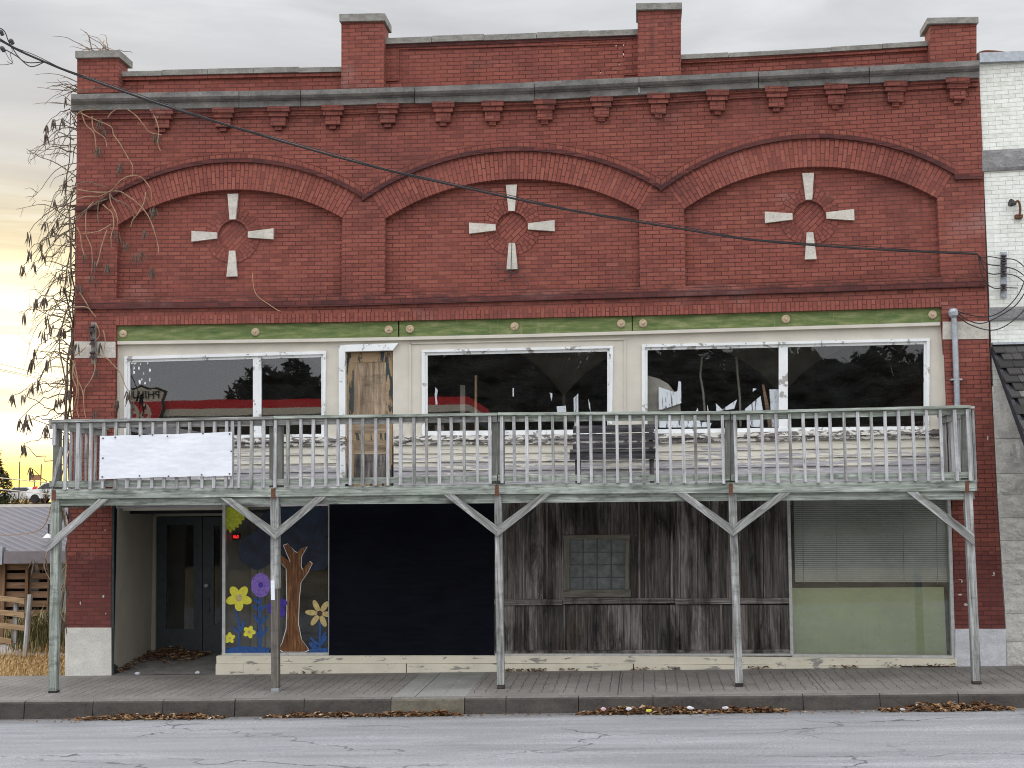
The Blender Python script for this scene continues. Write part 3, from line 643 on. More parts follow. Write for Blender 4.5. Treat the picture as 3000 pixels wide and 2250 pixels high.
# --- ground floor
for u0, u1, t, bL, mt in ((191, 325, 1839, 1979, M_PIERB), (2799, 2948, 1842.5, 1953, M_PIERG)):
    m = MB(); m.board([(u0, t), (u1, t), (u1+1, bL+4), (u0-1, bL+6)], -.025, .34); m.build('pier_base', mt, B)
m = MB(); m.board([(324, 1455), (333, 1455), (333, 1984), (323, 1984)], .01, .2); m.build('corner_trim', M_SLATE, B)
for u, v, w_, h_ in ((235, 1767, 2, 6), (303, 1747, 4, 6), (308, 1553, 4, 2), (2818, 1703, 2, 7), (2813, 1698, 7, 1), (2812, 1742, 7, 3), (2830, 1771, 7, 5), (2912, 1680, 3, 6), (2910, 1686, 8, 1), (2894, 1284, 3, 8), (310, 1798, 2, 4)):
    m = MB(); m.prism([px(u+w_*math.cos(k*1.05)*rr(.5, 1.1), v+h_*math.sin(k*1.05)*rr(.5, 1.1), -.004) for k in range(6)], .005); m.build('paint_chip', M_LIME, B)
# entrance recess
YB = 1.62
A0, A1 = px(333, 1978, .02), px(445, 1909, YB); zf0, zf1 = gz(A0.x, 0)+.006, A1.z
xr = px(660, 1900, YB).x+1.0; zt = 2.66
m = MB()
m.face([Vector((A0.x, .02, zt)), Vector((A1.x, YB, zt)), Vector((A1.x, YB, zf1-.05)), Vector((A0.x, .02, zf0-.05))])
hd = px(460, 1513, YB).z
m.face([Vector((A1.x, YB, zt)), Vector((xr, YB, zt)), Vector((xr, YB, hd)), Vector((A1.x, YB, hd))])
m.face([Vector((A1.x, YB, hd)), Vector((px(457, 1700, YB).x, YB, hd)), Vector((px(455, 1700, YB).x, YB, zf1)), Vector((A1.x, YB, zf1))])
m.face([Vector((A0.x, .02, zt)), Vector((xr, .02, zt)), Vector((xr, YB, zt)), Vector((A1.x, YB, zt))])
m.face([Vector((xr, YB, zt)), Vector((px(656, 1900, .2).x, .2, zt)), Vector((px(656, 1900, .2).x, .2, 0-.1)), Vector((xr, YB, -.1))])
m.build('recess_wall', M_RECESS, B, normals=False)
M_CONC = stone('recess_concrete', (.21, .2, .185), (.08, .075, .07), .5, 4, .3)
m = MB(); m.face([Vector((A0.x-.05, -.02, zf0)), Vector((px(640, 1975, 0).x, -.02, gz(-6.8, 0)+.006)), Vector((xr, YB+.1, zf1)), Vector((A1.x-.1, YB+.1, zf1))]); m.build('recess_floor', M_CONC, B, normals=False)
for q, gq, gq2 in ((((457, 1514), (592, 1514), (592, 1926), (455, 1926)), ((488, 1538), (567, 1538), (567, 1843), (486, 1843)), None), (((594, 1515), (700, 1515), (700, 1928), (594, 1928)), ((626, 1540), (645, 1540), (645, 1830), (626, 1830)), None)):
    m = MB(); m.prism(L4(q, YB-.01), YB+.04, [L4(gq, YB-.01)]); d = m.build('entry_door', M_SLATE, B)
    m = MB(); m.face([px(*p, YB+.015) for p in gq]); m.build('pane', M_GLASSD, d)
    if q[0][0] > 500:
        m = MB(); c = px(608, 1715, YB-.01); m.lathe(c, [(.03, 0), (.03, -.02), (.015, -.02), (.015, -.05), (.035, -.06), (.035, -.09), (.01, -.1)], (0, 1, 0), 12); m.build('door_knob', M_GALV, d)
        m = MB(); 
        for v in (1750, 1778): m.board([(601, v), (613, v), (613, v+16), (601, v+16)], YB-.025, YB, 'v')
        m.build('lock_plate', M_IRON, d)
m = MB(); m.board([(440, 1512), (457, 1512), (455, 1926), (438, 1912)], YB-.05, YB+.03); m.build('door_jamb', M_RECESS, B)
m = MB(); m.board([(500, 1540), (552, 1540), (552, 1842), (510, 1842)], YB+.5, YB+.52); m.board([(488, 1780), (500, 1760), (515, 1843), (488, 1843)], YB+.3, YB+.31); m.build('entry_curtain', M_DARK, B)
# dark shell behind the shop windows so nothing shows daylight
m = MB(); m.box((-8.9, YB+1.4, -.2), (5.0, YB+1.5, 2.44)); m.box((-8.9, .4, -.25), (5.0, YB+1.4, -.2+.001)); m.build('shop_interior', M_DARK, B)
m = MB(); m.box((-8.55, .23, 2.5), (4.7, .335, 2.98)); m.build('storefront_header', M_CREAM, B)
# ledge under the shop windows, two tiers
LT = [(633, 1922), (1450, 1921), (2000, 1923), (2806, 1930)]
m = MB(); us = [634, 900, 1200, 1500, 1800, 2100, 2400, 2804]
def lz(u): return gz(px(u, 1950, -.06).x, -.06)-.02
pt = [px(u, ip(LT, u), -.05) for u in us]
m.prism(pt+[px(u, ip(LT, u)+22, -.05) for u in reversed(us)], .3)
for k, (a, b) in enumerate(((632, 712), (713, 1189), (1192, 1854), (1857, 2300), (2301, 2640))):
    P = [px(a, ip(LT, a)+23, -.068), px(b, ip(LT, b)+23, -.068)]
    if P[1].z-.02 > gz(P[1].x, 0)-.02: m.prism(P+[Vector((P[1].x, -.068, gz(P[1].x, 0)-.05)), Vector((P[0].x, -.068, gz(P[0].x, 0)-.05))], .3)
m.build('window_ledge', M_LEDGE, B)
# painted shop window
YG = .10
m = MB(); m.board([(652, 1440), (660, 1440), (659, 1920), (650, 1920)], .05, .2); m.board([(659, 1913.5), (964, 1912), (964, 1920), (659, 1921)], .055, .2, 'h'); m.board([(961, 1440), (965, 1440), (965, 1913), (962, 1913)], .055, .2)
pw = m.build('painted_window', M_ALU, B)
m = MB(); m.face([px(658, 1440, YG), px(963, 1440, YG), px(963, 1915, YG), px(658, 1915, YG)]); m.build('pane', M_GLASSD, pw)
m = MB()
for k, (a, b) in enumerate(((735, 752), (756, 775), (778, 800), (700, 712))): m.board([(a, 1500), (b, 1500), (b, 1900), (a, 1900)], .75+.02*k, .78+.02*k)
m.build('window_curtain', M_DRAPE, pw)
MS, MO_ = 3.318, (620, 1450)
def mp(x, y, L=1): return px(MO_[0]+x/MS, MO_[1]+y/MS, YG-.0015*L)
def poly(m, pts, L, mi=0): m.prism([mp(x, y, L) for x, y in pts], YG-.0015*(L-1)+.0002, m=mi)
def ell(cx, cy, rx, ry, n=22, rot=0, j=.0):
    return [(cx+rx*math.cos(t)*math.cos(rot)-ry*math.sin(t)*math.sin(rot), cy+rx*math.cos(t)*math.sin(rot)+ry*math.sin(t)*math.cos(rot)) for t in [2*math.pi*k/n+rr(-j, j) for k in range(n)]]
m = MB(); sp = [(133, 20)]
for k in range(33):
    t = -.05+math.pi/2*k/32*1.04; r_ = 330*(1 if k % 3 else .93)*(.92 if k > 26 else 1); sp.append((100+r_*math.cos(t)*.82, 30+r_*math.sin(t)*1.07))
sp = [(max(133, x), y) for x, y in sp]; poly(m, sp, 1); m.build('painted_sun', P_SUN, pw)
m = MB()
def blob(cx, cy, r, L):
    pts = []
    for k in range(30):
        t = 2*math.pi*k/30; q = r*(1+.09*mnoise.noise(Vector((math.cos(t)*1.6+cx, math.sin(t)*1.6+cy, 0)))); pts.append((min(1142, cx+q*math.cos(t)), max(-60, cy+q*math.sin(t))))
    poly(m, pts, L)
for L, b in enumerate(((440, 545, 175), (640, 330, 200), (860, 250, 240), (1000, 560, 180), (820, 480, 150), (1050, 260, 150))): blob(*b, 1+L*.35)
m.build('painted_crown', P_NAVY, pw)
tr = [(655, 1500), (690, 1430), (728, 1300), (735, 1100), (728, 720), (655, 640), (655, 565), (768, 655), (700, 490), (745, 475), (800, 545), (832, 565), (860, 525), (925, 505), (872, 600), (866, 690), (880, 730), (950, 645), (975, 668), (930, 760), (866, 850), (850, 1000), (840, 1250), (870, 1400), (945, 1505), (900, 1525), (700, 1525)]
m = MB(); cxm, cym = 790, 1000
poly(m, [(x+(7 if x > cxm else -7), y+(5 if y > cym+300 else -3)) for x, y in tr], 4, 1); poly(m, tr, 5, 0); m.build('painted_trunk', [P_BROWN, P_WHITE], pw)
def flower(name, c, petals, pr, pw_, mats, cr, dist, a0=0, L=6):
    m = MB()
    for k in range(petals):
        t = a0+2*math.pi*k/petals; poly(m, ell(c[0]+dist*math.cos(t), c[1]+dist*math.sin(t), pr, pw_, 16, t), L+.2*k)
    poly(m, ell(c[0], c[1], cr, cr*1.1, 14), L+2, 1); return m.build(name, mats, pw)
flower('painted_flower', (265, 1000), 5, 62, 42, [P_YEL, P_TAN], 34, 68, -.95)
flower('painted_flower', (175, 1390), 5, 26, 20, [P_YEL, P_GOLD], 12, 30, -1.57)
flower('painted_flower', (366, 1332), 5, 30, 22, [P_YEL, P_GOLD], 15, 34, -1.2)
flower('painted_flower', (1050, 1152), 6, 62, 27, [P_TAN, P_DBROWN], 26, 80, -.95)
m = MB(); poly(m, ell(477, 877, 95, 118, 28), 6, 0); poly(m, ell(477, 875, 24, 28, 14), 7, 1); m.build('painted_flower', [P_PURP, P_DPURP], pw)
m = MB(); poly(m, ell(690, 1050, 45, 42, 16), 6); poly(m, ell(680, 1140, 36, 50, 16), 6.3); poly(m, ell(580, 1100, 40, 60, 16), 6.1); m.build('painted_flower', P_DPURP, pw)
def stem(pts, w_, L=5.2):
    l = []; r_ = []
    for k, (x, y) in enumerate(pts):
        a, b = pts[max(k-1, 0)], pts[min(k+1, len(pts)-1)]; dx, dy = b[0]-a[0], b[1]-a[1]; d = math.hypot(dx, dy) or 1
        l.append((x-dy/d*w_/2, y+dx/d*w_/2)); r_.append((x+dy/d*w_/2, y-dx/d*w_/2))
    poly(m, l+r_[::-1], L)
LF = (((470, 1060), (400, 1000)), ((470, 1130), (392, 1065)), ((470, 1110), (545, 1075)), ((470, 1260), (412, 1160)), ((475, 1260), (545, 1170)), ((470, 1400), (410, 1300)), ((475, 1390), (542, 1280)), ((262, 1340), (205, 1280)), ((280, 1330), (320, 1210)), ((1040, 1460), (955, 1380)), ((1060, 1460), (1125, 1370)), ((1030, 1490), (950, 1430)), ((1070, 1420), (1110, 1330)), ((1000, 1500), (950, 1440)))
for pts_, w_, lf in (([(233, 1070), (243, 1180), (275, 1290), (268, 1400), (262, 1520)], 20, LF[7:9]), ([(474, 985), (470, 1150), (470, 1300), (468, 1520)], 30, LF[:7]), ([(1056, 1240), (1052, 1360), (1048, 1490)], 24, LF[9:])):
    m = MB(); stem(pts_, w_)
    for k, (a, b) in enumerate(lf):
        dx, dy = b[0]-a[0], b[1]-a[1]; d = math.hypot(dx, dy); poly(m, ell((a[0]+b[0])/2, (a[1]+b[1])/2, d/2, 15, 12, math.atan2(dy, dx)), 5.35+.03*k)
    m.build('painted_stem', P_BLUE, pw)
m = MB(); poly(m, [(128, 1490), (300, 1470), (560, 1485), (560, 1540), (128, 1545)], 5.1); m.build('painted_ground', P_BLUE, pw); m = MB(); poly(m, [(945, 1500), (1140, 1480), (1140, 1535), (950, 1530)], 5.1); m.build('painted_ground', P_BLUE, pw)
# black board
m = MB(); m.board([(965, 1430), (1448, 1430), (1448, 1921.5), (964, 1921.5)], .03, .09); m.build('black_board', M_BPANEL, B)
# plank wall in two tiers, with leaded window
m = MB(); RND2 = random.Random(5)
def hits(u0, u1, v0, v1, box): return u0 < box[1] and u1 > box[0] and v0 < box[3] and v1 > box[2]
WB = (1651, 1844, 1566, 1750)
for v0, v1 in ((1430, 1757), (1772, 1908)):
    u = 1448
    while u < 2312:
        w_ = RND2.uniform(24, 46); e = min(u+w_, 2314)
        for wb in WB[:2]:
            if v0 < 1500 and u < wb-1 and e > wb-12: e = wb; break
        d = RND2.uniform(0, .02); sk = RND2.uniform(-1, 1)
        if v0 < 1500 and u < WB[1]-1 and e > WB[0]+1:
            a, b = max(u, 0), e
            m.board([(u, v0), (e-.8, v0), (e-.8, WB[2]), (u, WB[2])], .07-d, .13); m.board([(u, WB[3]), (e-.8, WB[3]), (e-.8, v1), (u, v1)], .07-d, .13)
        else: m.board([(u, v0), (e-.9, v0), (e-.9+sk, v1), (u+sk, v1)], .07-d, .13)
        u = e
pl = m.build('plank_wall', M_PLANK, B)
m = MB()
for u in (1504, 1538, 1600, 1646, 1680, 1870, 1965, 1978, 2080, 2218, 2262): m.board([(u, 1430), (u+5, 1430), (u+6, 1755), (u+1, 1755)], .03, .075) if not WB[0]-4 < u < WB[1] else m.board([(u, 1430), (u+5, 1430), (u+5, 1560), (u, 1560)], .03, .075)
for u in (1503, 1529, 1607, 1650, 1687, 1730, 1824, 1915, 1980, 2070, 2110, 2185, 2240): m.board([(u, 1772), (u+5, 1772), (u+6, 1906), (u+1, 1906)], .03, .075)
m.build('batten', M_PLANK, pl)
m = MB(); m.board([(1448, 1756), (1648, 1755), (1648, 1772), (1448, 1774)], .015, .08, 'h'); m.board([(1650, 1753), (1976, 1752), (1976, 1767), (1650, 1770)], .01, .08, 'h'); m.board([(1978, 1754), (2314, 1752), (2314, 1768), (1978, 1771)], .012, .08, 'h'); m.board([(1448, 1906), (2316, 1903), (2316, 1916), (1448, 1917)], .02, .08, 'h'); m.build('plank_rail', M_PLANK, pl)
M_FR = wood('small_window_frame', (.07, .06, .05), (.155, .14, .115), (.25, .225, .185), .1, .3)
m = MB()
for q, al in ((((1650, 1567), (1846, 1566), (1846, 1579), (1650, 1580)), 'h'), (((1652, 1580), (1668, 1580), (1668, 1735), (1652, 1735)), 'v'), (((1832, 1580), (1844, 1579), (1844, 1735), (1832, 1735)), 'v'), (((1650, 1728), (1848, 1727), (1848, 1750), (1650, 1750)), 'h')): m.board(q, .02, .12, al)
lw = m.build('leaded_window', M_FR, B)
m = MB(); m.board([(1666, 1579), (1833, 1579), (1833, 1729), (1666, 1729)], .085, .09)
g = G('leaded_glass'); n_ = g.noise(g.pos(), 8, 5, .65); M_LEADG = g.fin(g.ramp(n_, [(.3, (.075, .085, .085)), (.7, (.16, .175, .17))]), .25, .5); m.build('pane', M_LEADG, lw)
m = MB()
for k in range(1, 4):
    u = 1667+165*k/4; m.board([(u-1.3, 1580), (u+1.3, 1580), (u+1.3, 1728), (u-1.3, 1728)], .076, .084); v = 1581+147*k/4; m.board([(1667, v-1), (1832, v-1), (1832, v+1), (1667, v+1)], .075, .083, 'h')
m.build('lead_came', M_IRON, lw)
m = MB(); m.board([(1450, 1915), (2320, 1915), (2320, 1921), (1450, 1921)], -.0, .2, 'h'); m.build('sill_flashing', M_ALU, B)
# right shop window
m = MB(); m.board([(2305, 1430), (2314, 1430), (2325, 1919), (2316, 1919)], -.01, .2); m.board([(2320, 1916), (2799, 1921), (2799, 1928), (2320, 1924)], 0, .2, 'h'); m.board([(2776, 1440), (2788, 1440), (2800, 1925), (2789, 1925)], .0, .2)
sw = m.build('shop_window', M_ALU, B)
m = MB(); m.face([px(2312, 1435, .088), px(2782, 1435, .088), px(2794, 1924, .088), px(2323, 1920, .088)]); m.build('pane', M_GLASSS, sw)
m = MB(); t0 = 1436
while t0 < 1706:
    s_ = (t0-1436)/270; a, b = 2318+6*s_, 2776+8*s_
    p = [px(a, t0, .141), px(b, t0+.5, .141), px(b, t0+5.4, .135), px(a, t0+4.9, .135)]
    m.face(p); t0 += 6.0
m.build('blinds', M_BLIND, sw, normals=False)
m = MB()
for u in (2350, 2448, 2644, 2742): m.tube([px(u, 1436, .128), px(u+5, 1712, .128)], .003, 4)
m.build('blind_cord', M_GALV, sw)
m = MB(); m.board([(2318, 1440), (2324, 1440), (2330, 1720), (2322, 1720)], .12, .13); m.build('window_edge', M_DARK, sw)
m = MB(); m.board([(2320, 1723), (2765, 1720), (2774, 1921), (2323, 1918)], .14, .17); m.build('kick_panel', M_KICK, sw)
m = MB(); m.face([px(2300, 1430, .6), px(2800, 1430, .6), px(2800, 1930, .6), px(2300, 1930, .6)]); m.build('window_back', M_DARK, sw, normals=False)

# ================================================================== BALCONY
YF = -1.85
BAL = thing('balcony', (-2.1, -1.8, 0), 'weathered grey timber balcony with picket railing on five slender posts', 'balcony')
RT = [(157, 1433), (806, 1428), (1455, 1418), (2142, 1413.5), (2857, 1405)]      # rim board top
RB = [(157, 1461.5), (806, 1455), (1455, 1447), (2142, 1444), (2857, 1438.5)]
SB = [(157, 1482), (806, 1478), (1455, 1474), (2142, 1467), (2857, 1463)]
JX = [157, 806, 1455, 2142, 2857]
JXR = [145, 800, 1457, 2139, 2845]
for k in range(4):
    a, b = JX[k]+(0 if k == 0 else 1), JX[k+1]-(0 if k == 3 else 1)
    m = MB(); m.board([(a, ip(RT, a)), (b, ip(RT, b)), (b, ip(RB, b)), (a, ip(RB, a))], YF, YF+.045, 'h'); m.build('rim_board', M_WOODG, BAL)
    m = MB(); a, b = a+(14 if k == 0 else 0), b-(12 if k == 3 else 0); m.board([(a, ip(RB, a)-4), (b, ip(RB, b)-4), (b, ip(SB, b)), (a, ip(SB, a))], YF+.075, YF+.13, 'h'); m.build('support_beam', M_WOODG, BAL)
# posts
posts = [((150, 1461), (173, 1461), (164, 2039), (141, 2037)), ((792, 1456), (816, 1456), (816, 2031), (794, 2030)), ((1448, 1447), (1469, 1447), (1477, 2018), (1456, 2017)), ((2134, 1443), (2157, 1443), (2177, 2012), (2155, 2012)), ((2826, 1440), (2849, 1440), (2876, 2010), (2852, 2010))]
for k, q in enumerate(posts):
    y0 = YF+.035+.02*(k in (0, 4)); m = MB()
    P = [px(*p, y0) for p in q]; P[2].z = gz(P[2].x, y0)-.03; P[3].z = gz(P[3].x, y0)-.03
    if k == 1:
        t = .47; mL, mR = P[0].lerp(P[3], t), P[1].lerp(P[2], t)
        m.board3([P[0], P[1], mR+Vector((.004, 0, 0)), mL], y0+.115, 'v', 0); m.board3([mL+Vector((.004, 0, -.001)), mR-Vector((.008, 0, .001)), P[2]-Vector((.004, 0, 0)), P[3]], y0+.112, 'v', 1)
    else: m.board3(P, y0+.115, 'v', 0)
    z0 = P[3].z; x0, x1 = P[3].x, P[2].x
    m.box((x0-.0015, y0-.0015, z0), (x1+.0015, y0+.1165, z0+.03+rr(.03, .07)), 2 if k != 1 else 3)
    po = m.build('post', [M_WOODG if k in (0, ) else M_WOOD, M_WOODD, wood('rotten_foot%d' % k, (.02, .018, .016), (.06, .052, .045), (.15, .135, .12), 0, .3), M_GALV], BAL)
    m = MB(); m.board([(q[0][0]+2, ip(RT, q[0][0])+3), (q[0][0]+13, ip(RT, q[0][0])+3), (q[0][0]+13, ip(RB, q[0][0])+5), (q[0][0]+2, ip(RB, q[0][0])+5)], YF-.006, YF+.001); m.build('strap', M_RUSTM, po)
    if k == 1:
        m = MB(); m.board([(793, 1701), (804, 1701), (805, 1758), (794, 1758)], y0-.012, y0-.001); m.build('plate', M_VINYL, po)
# braces: (lower end u,v) (upper end u,v)
for (a, b, dy) in (((136, 1602), (289, 1462), .0), ((806, 1581), (676, 1459), .006), ((806, 1581), (925, 1455), .0), ((1457, 1572), (1330, 1449), .006), ((1457, 1572), (1585, 1447), .0), ((2148, 1571), (2012, 1445), .006), ((2148, 1571), (2283, 1444), .0), ((2853, 1586), (2690, 1441), .0)):
    y = YF-.012+dy; A, C = px(*a, y), px(*b, y); t = (C-A).normalized(); n = Vector((-t.z, 0, t.x)); n = n if n.z > 0 else -n; w_ = .105
    m = MB(); s_ = 1 if C.x > A.x else -1
    if a[0] < 200: P = [A+Vector((0, 0, .06)), C, C+Vector((w_*1.45, 0, 0)), A+Vector((.0, 0, -.09))]
    elif a[0] > 2800: P = [C-Vector((w_*1.45, 0, 0)), C, A+Vector((.01, 0, .1)), A+Vector((.012, 0, -.06))]
    else:
        top = C+Vector((-s_*0, 0, 0)); P = [A+Vector((0, 0, .0)), A+Vector((0, 0, .145)), C-Vector((s_*.0, 0, 0)), C+Vector((s_*w_*1.45, 0, 0))]
    m2 = MB(); ou, ov = rr(0, 40), rr(0, 40)
    m2.prism(P, y+.04, uvf=lambda p: (ou+(p[0]-A.x)*t.x+(p[2]-A.z)*t.z, ov+(p[0]-A.x)*n.x+(p[2]-A.z)*n.z+p[1])); m2.build('brace', M_WOOD, BAL)
# railing
CAPT = [(143, 1229.5), (800, 1220), (801, 1218.5), (1457, 1209), (1459, 1207.5), (2139, 1204), (2845, 1186.5)]
for k in range(4):
    a, b = JXR[k]+(1 if k else -2), JXR[k+1]-1
    m = MB(); m.board([(a, ip(CAPT, a)), (b, ip(CAPT, b)), (b, ip(CAPT, b)+8), (a, ip(CAPT, a)+8)], YF-.07, YF+.09, 'h'); m.build('rail_cap', M_WOODG if k > 0 else M_WOOD, BAL)
    m = MB(); m.board([(a+1, ip(CAPT, a)+8), (b, ip(CAPT, b)+8), (b, ip(CAPT, b)+27), (a+1, ip(CAPT, a)+27)], YF, YF+.04, 'h'); m.build('top_rail', M_WOODG if k > 1 else M_WOOD, BAL)
    BRT = [(145, 1409), (806, 1404), (1455, 1391.5), (2142, 1390), (2857, 1382)]
    m = MB(); m.board([(a+1, ip(BRT, a)), (b, ip(BRT, b)), (b, ip(BRT, b)+18), (a+1, ip(BRT, a)+18)], YF, YF+.04, 'h'); m.build('bottom_rail', M_WOODG, BAL)
bx = [192, 227, 264.5, 302, 337, 373, 409.5, 446.6, 481.5, 518.5, 554, 592, 627, 663, 679, 699, 735.5, 771, 806, 843, 880, 917, 954.5, 990, 1026, 1062, 1099.5, 1136, 1173, 1212, 1249, 1286, 1322, 1359, 1397, 1435, 1470, 1506, 1544, 1581, 1619, 1657, 1694, 1731, 1770, 1808, 1846, 1885, 1923.6, 1963, 2002, 2038, 2078, 2117.5, 2154.6, 2194, 2234, 2275, 2315, 2355, 2393, 2434, 2475, 2515, 2555, 2594.5, 2634, 2676, 2716.5, 2757, 2799, 2838]
BBOT = [(192, 1433), (806, 1427), (1455, 1414.5), (2142, 1415), (2857, 1407)]
for u in bx:
    hw = 4.4+rr(-.4, .4); vt = ip(CAPT, u)+10+rr(-1, 2.5); vb = ip(BBOT, u)+rr(-1.5, 2); ub = u+(u-1150)*.0035+rr(-1, 1); ut = u-(u-1150)*.0018+rr(-.8, .8)
    m = MB(); m.board([(ut-hw, vt), (ut+hw, vt), (ub+hw, vb), (ub-hw, vb)], YF-.04-rr(0, .004), YF-.002); m.build('baluster', M_WOODW if rr(0, 1) < .75 else M_WOOD, BAL)
m = MB(); m.board([(154, 1241), (163, 1241), (162, 1304), (152, 1304)], YF-.038, YF); m.build('broken_baluster', M_WOODW, BAL)
m = MB(); m.board([(176, 1309), (187, 1308), (156, 1425), (146, 1427)], YF-.04, YF-.004); m.build('broken_baluster', M_WOOD, BAL)
# corner and mid posts of the rail
for (a, b, nm) in ((155, 174, 0), (789, 804, 1), (806, 827, 1), (1441, 1459, 1), (1460, 1477, 1), (2124, 2140, 1), (2141, 2160, 1), (2820, 2842, 0)):
    m = MB(); m.board([(a, ip(CAPT, a)+9), (b, ip(CAPT, b)+9), (b, ip(RT, b)+3), (a, ip(RT, a)+3)], YF+.042, YF+.13); m.build('rail_post', wood('rail_post_wood%d' % a, (.10, .10, .09), (.22, .215, .2), (.33, .325, .31), .2, .3), BAL)
# side railings
zT = px(800, 1228, YF).z; zB = px(800, 1415, YF).z
for xs, sg in ((px(158, 1300, YF).x, 1), (px(2850, 1300, YF).x, -1)):
    zc = px(150 if sg > 0 else 2840, ip(CAPT, 150 if sg > 0 else 2840)+9, YF).z
    m = MB(); m.box((xs-.02, YF+.13, zc-.10), (xs+.02, -.04, zc-.005)); m.build('top_rail', M_WOOD, BAL)
    m = MB(); m.box((xs-.07, YF+.10, zc), (xs+.07, -.02, zc+.036)); m.build('rail_cap', M_WOOD, BAL)
    zb = px(150 if sg > 0 else 2840, 1409 if sg > 0 else 1382, YF).z
    m = MB(); m.box((xs-.02, YF+.13, zb-.09), (xs+.02, -.04, zb)); m.build('bottom_rail', M_WOODG, BAL)
    for k in range(9):
        y = YF+.14+k*.185; m = MB(); dx = rr(-.004, .004); m.box((xs-sg*.058-.018+dx, y, zb-.14), (xs-sg*.058+.018+dx, y+.038, zc-.01)); m.build('baluster', M_WOODW if k % 2 else M_WOOD, BAL)
    m = MB(); m.box((xs-.045, -.10, zb-.2), (xs+.045, -.012, zc-.005)); m.build('rail_post', M_WOOD, BAL)
    m = MB(); zr = px(150 if sg > 0 else 2840, ip(RT, 150 if sg > 0 else 2850), YF).z; m.box((xs-.05*(sg > 0)-.0, YF+.046, zr-.155), (xs-.05*(sg > 0)+.045, -.03, zr-.003)); m.build('rim_board', M_WOODG, BAL)
    # beam from the post back to the wall
    m = MB(); m.box((xs-.03, YF+.15, zr-.27), (xs+.03, -.02, zr-.16)); m.build('support_beam', M_WOODG, BAL)
m = MB(); y = YF+.05
while y < -.16:
    p0, p1 = px(172, 1440, y), px(2840, 1414, y)
    m.board3([Vector((p0.x, y, 2.80)), Vector((p1.x, y, 2.815)), Vector((p1.x, y, 2.775)), Vector((p0.x, y, 2.76))], y+.135, 'h'); y += .142
m.build('deck', M_WOOD, BAL)
m = MB()
for k in range(21):
    x = -8.6+k*.65; m.box((x, YF+.135, 2.635), (x+.04, -.04, 2.757)); 
m.build('joists', M_WOODD, BAL)

# ================================================================== things on the balcony
YBN = YF-.078
TL, TR, BR_, BL_ = (293, 1277), (680, 1265), (680, 1394), (291, 1404)
m = MB(); nx, ny = 24, 9; gr = []
for j in range(ny+1):
    row = []
    for i in range(nx+1):
        s, t = i/nx, j/ny; u = (TL[0]*(1-s)+TR[0]*s)*(1-t)+(BL_[0]*(1-s)+BR_[0]*s)*t; v = (TL[1]*(1-s)+TR[1]*s)*(1-t)+(BL_[1]*(1-s)+BR_[1]*s)*t
        v += 4*math.sin(math.pi*s)*(t-.5)*-.6+(.5*math.sin(s*25) if j in (0, ny) else 0)
        row.append(px(u, v, YBN-.012*math.sin(s*33)*.5-.006*math.sin(s*9+t*4)))
    gr.append(row)
for j in range(ny):
    for i in range(nx): m.face([gr[j][i], gr[j][i+1], gr[j+1][i+1], gr[j+1][i]])
for j in range(ny):
    for i in range(nx): m.face([gr[j+1][i]+Vector((0, .004, 0)), gr[j+1][i+1]+Vector((0, .004, 0)), gr[j][i+1]+Vector((0, .004, 0)), gr[j][i]+Vector((0, .004, 0))])
BNR = thing('banner', px(485, 1340, YBN), 'blank white vinyl banner tied across the balcony railing', 'banner')
m.build('sheet', M_VINYL, BNR, normals=False)
for u, v in ((301, 1284), (490, 1278), (672, 1271), (299, 1397), (493, 1395), (672, 1388), (337, 1281), (409, 1276), (594, 1270), (446, 1274), (301, 1342), (677, 1322), (408, 1394), (590, 1391)):
    m = MB(); m.disc(px(u, v, YBN-.02), .011, YBN-.008, 10); m.build('grommet', M_IRON, BNR)
bp = px(1797, 1425, -.75)
BE = thing('bench', (bp.x, -.7, 2.82), 'dark weathered wooden bench against the peeling siding behind the railing', 'bench')
def zz(v, y=-.7): return px(1797, v, y).z
xa, xb = px(1677, 1300, -.6).x, px(1919, 1300, -.6).x
for k, (v0, v1, y) in enumerate(((1246, 1268, -.42), (1271, 1291, -.47), (1298, 1314, -.53))):
    m = MB(); P = [Vector((xa+rr(-.01, .01), y, zz(v0, y))), Vector((xb, y, zz(v0, y)+.01)), Vector((xb+rr(-.01, .01), y, zz(v1, y)+.008)), Vector((xa, y, zz(v1, y)))]; m.board3(P, y+.045, 'h'); m.build('backrest_slat', M_BENCH, BE)
zs = zz(1315, -.9)
for k in range(3):
    m = MB(); y = -.92+.13*k; m.box((xa-.02, y, zs-.045), (xb+.02, y+.12, zs)); m.build('seat_slat', M_BENCH, BE)
m = MB(); m.box((xa-.03, -.90, zs-.16), (xb, -.86, zs-.047)); m.build('seat_apron', M_BENCH, BE)
for x in (xa+.05, xb-.09):
    for y in (-.86, -.52):
        m = MB(); m.box((x, y, 2.82), (x+.07, y+.07, zs-.05)); m.build('leg', M_BENCH, BE)
    m = MB(); m.bar((x+.03, -.46, zs-.1), (x+.03, -.375, zz(1246, -.4)), .06, .04, (1, 0, 0)); m.build('back_post', M_BENCH, BE)

